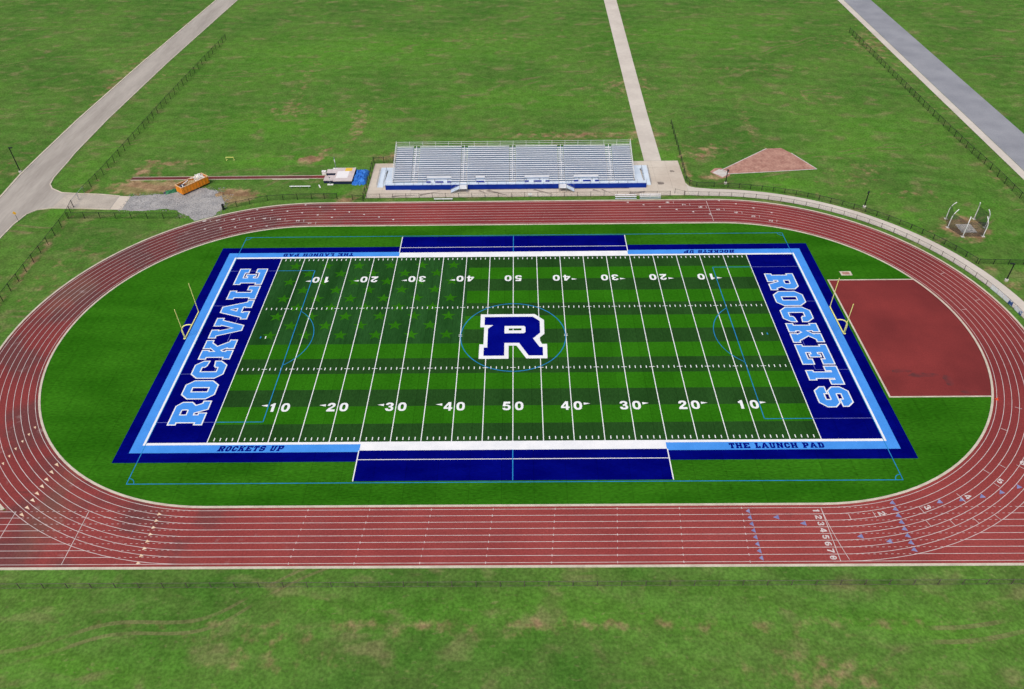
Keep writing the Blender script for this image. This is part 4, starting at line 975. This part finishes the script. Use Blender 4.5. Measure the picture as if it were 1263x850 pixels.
crumple('scrap_heap', 'tan and brown scrap in the middle of the dumpster', 'scrap', *din(-.35, -.05, .31), 2.3, 2.2, 1.85, M_junk_t, 5, 'scrap in the dumpster', da)
crumple('scrap_heap', 'large pale heap of crumpled white sheeting at the far end of the dumpster', 'scrap', *din(2.05, .1, .31), 2.4, 2.2, 2.5, M_junk_w, 8, 'scrap in the dumpster', da)
for i, (lx, ly, lz, l, rz, lb, m) in enumerate([(-1.3, .3, 2.0, 2.3, .5, 'white board lying across the dark scrap in the dumpster', M_junk_w), (.5, -.5, 2.0, 2.1, .2, 'pale timber plank lying on the tan scrap in the dumpster', M_junk_t),
                                            (-2.7, -.65, 1.98, 1.4, 1.2, 'short white board at the near end of the dumpster', M_junk_w), (.9, .55, 2.05, 1.6, -.5, 'white board leaning on the pale heap in the dumpster', M_junk_w)]):
    o = MB().box((0, 0, 0), (l, .22, .05)).build('scrap_board', m); o.location = din(lx, ly, lz); o.rotation_euler = (0, .08 * (-1) ** i, da + rz); tag(o, lb, 'board', 'scrap in the dumpster')
crumple('green_tarp', 'crumpled green tarp on the gravel at the end of the dumpster', 'tarp', -77.0, 51.3, -.02, 2.5, 1.3, .55, M_gtarp, 11, None, .5)
crumple('dark_bag', 'dark bundle lying at the tip of the green tarp', 'bundle', -78.15, 50.75, -.02, .7, .6, .4, M_junk_d, 12, None, .2, 6)
crumple('brush_pile', 'small pile of dead brown brush by the gravel edge', 'brush pile', -65.6, 49.9, -.05, 2.0, 1.2, .5, M_dirt, 14, None, .6)

# ------------------------------------------------------------------ pole vault pit
pv = empty('pole_vault_pit', (-38.6, 57.4, -.05)); tag(pv, 'big pole vault landing mat with pale worn top and navy sides', 'landing mat')
def pbox(name, x0, x1, y0, y1, z0, z1, m, parent=pv): return MB().box(((x0 + x1) / 2 + 38.6, (y0 + y1) / 2 - 57.4, (z0 + z1) / 2), (x1 - x0, y1 - y0, z1 - z0)).build(name, m, parent)
pbox('mat_base', -40.9, -36.7, 54.2, 60.5, 0, .74, M_padn)
tp = pbox('top_cover', -40.95, -36.65, 54.15, 60.55, .742, .80, M_pad)
pbox('white_panel', -40.6, -37.9, 55.7, 58.9, .802, .815, M_padw, tp); pbox('yellow_panel', -39.0, -37.4, 58.95, 60.4, .802, .815, M_pady, tp)
for y0, y1 in ((54.7, 57.0), (58.3, 60.1)):
    wg = pbox('front_wing', -43.2, -40.95, y0, y1, 0, .62, M_padn); pbox('wing_cover', -43.25, -40.97, y0 - .04, y1 + .04, .622, .68, M_pad, wg)
pbox('box_collar', -42.9, -40.97, 57.05, 58.25, 0, .12, M_pad)
crumple('blue_tarp', 'crumpled blue tarp slumped off the right end of the landing mat', 'tarp', -35.1, 57.2, -.05, 3.1, 6.7, 1.15, M_tarp, 21, None, 0, 14)
def standard(x, y, h, label):
    g = empty('vault_standard', (x, y, -.05)); tag(g, label, 'vault standard', 'pole vault standards')
    MB().box((0, 0, .06), (1.3, .5, .12)).build('base', M_padw, g)
    MB().box((0, 0, h / 2 + .1), (.10, .10, h)).build('upright', M_galv, g)
    MB().box((0, 0, h * .72), (.16, .16, .7)).build('sleeve', M_white_st, g); MB().box((.14, 0, h * .95), (.22, .06, .10)).build('pin_arm', M_black, g)
standard(-41.7, 61.6, 2.9, 'far vault standard behind the landing mat'); standard(-41.6, 54.0, 1.9, 'near vault standard in front of the landing mat')
bx = empty('white_crate', (-43.9, 59.0, -.05)); tag(bx, 'small white crate beside the runway by the landing mat', 'crate')
MB().box((0, 0, .4), (.95, .6, .8)).build('body', M_padw, bx); MB().box((0, 0, .83), (1.0, .65, .06)).build('lid', M_padw, bx)
o = MB().box((0, 0, .06), (.25, 1.5, .08)).build('plank', M_padw); o.location = (-43.9, 53.2, -.04); o.rotation_euler = (0, 0, .4); tag(o, 'short white plank lying on the grass below the landing mat', 'plank')
yh = empty('yellow_hurdle', (-67.9, 66.3, -.05)); tag(yh, 'small yellow frame standing alone on the grass beyond the runway', 'hurdle')
for s in (-1, 1):
    MB().tube([(s * .9, -.05, 0), (s * .9, 0, .86)], .05, 6).build('leg', M_yel, yh); MB().box((s * .9, .25, .03), (.09, .7, .06)).build('foot', M_yel, yh)
MB().box((0, 0, .86), (1.9, .07, .16)).build('crossbar', M_yel, yh)

# ------------------------------------------------------------------ discus cage
cg = empty('discus_cage', (92.9, 33.4, -.05)); tag(cg, 'discus cage of bent white poles with dark netting on the grass', 'throwing cage')
PB = [(90.15, 37.0), (89.1, 33.6), (90.6, 30.1), (94.7, 30.15), (96.6, 33.4), (95.9, 36.8)]
prof = []
for x, y in PB:
    d = Vector((92.9 - x, 33.6 - y)).normalized(); p = []
    for k in range(9):
        t = k / 8; hgt = 4.35 * t; q = max(0, t - .5) / .5
        p.append((x - 92.9 + d.x * .8 * q * q, y - 33.4 + d.y * .8 * q * q, hgt - .1 * q * q))
    prof.append(p)
    po = MB().tube(p, .09, 8).build('pole', M_white_st, cg, None, True)
    MB().box((x - 92.9, y - 33.4, .05), (.6, .6, .08)).build('footing', M_conc2, po)
for a, c in zip(prof[:-1], prof[1:]):
    b = MB(); uv = []; wd = (Vector(a[0]) - Vector(c[0])).length; top = 6
    for k in range(top):
        b.quad(a[k], c[k], c[k + 1], a[k + 1]); uv += [(0, k * .5), (wd, k * .5), (wd, k * .5 + .5), (0, k * .5 + .5)]
    me = b.data('net_panel', M_net, fix=False); l = me.uv_layers.new(name='UVMap')
    for i, t in enumerate(uv): l.data[i].uv = t
    link('net_panel', me, cg)
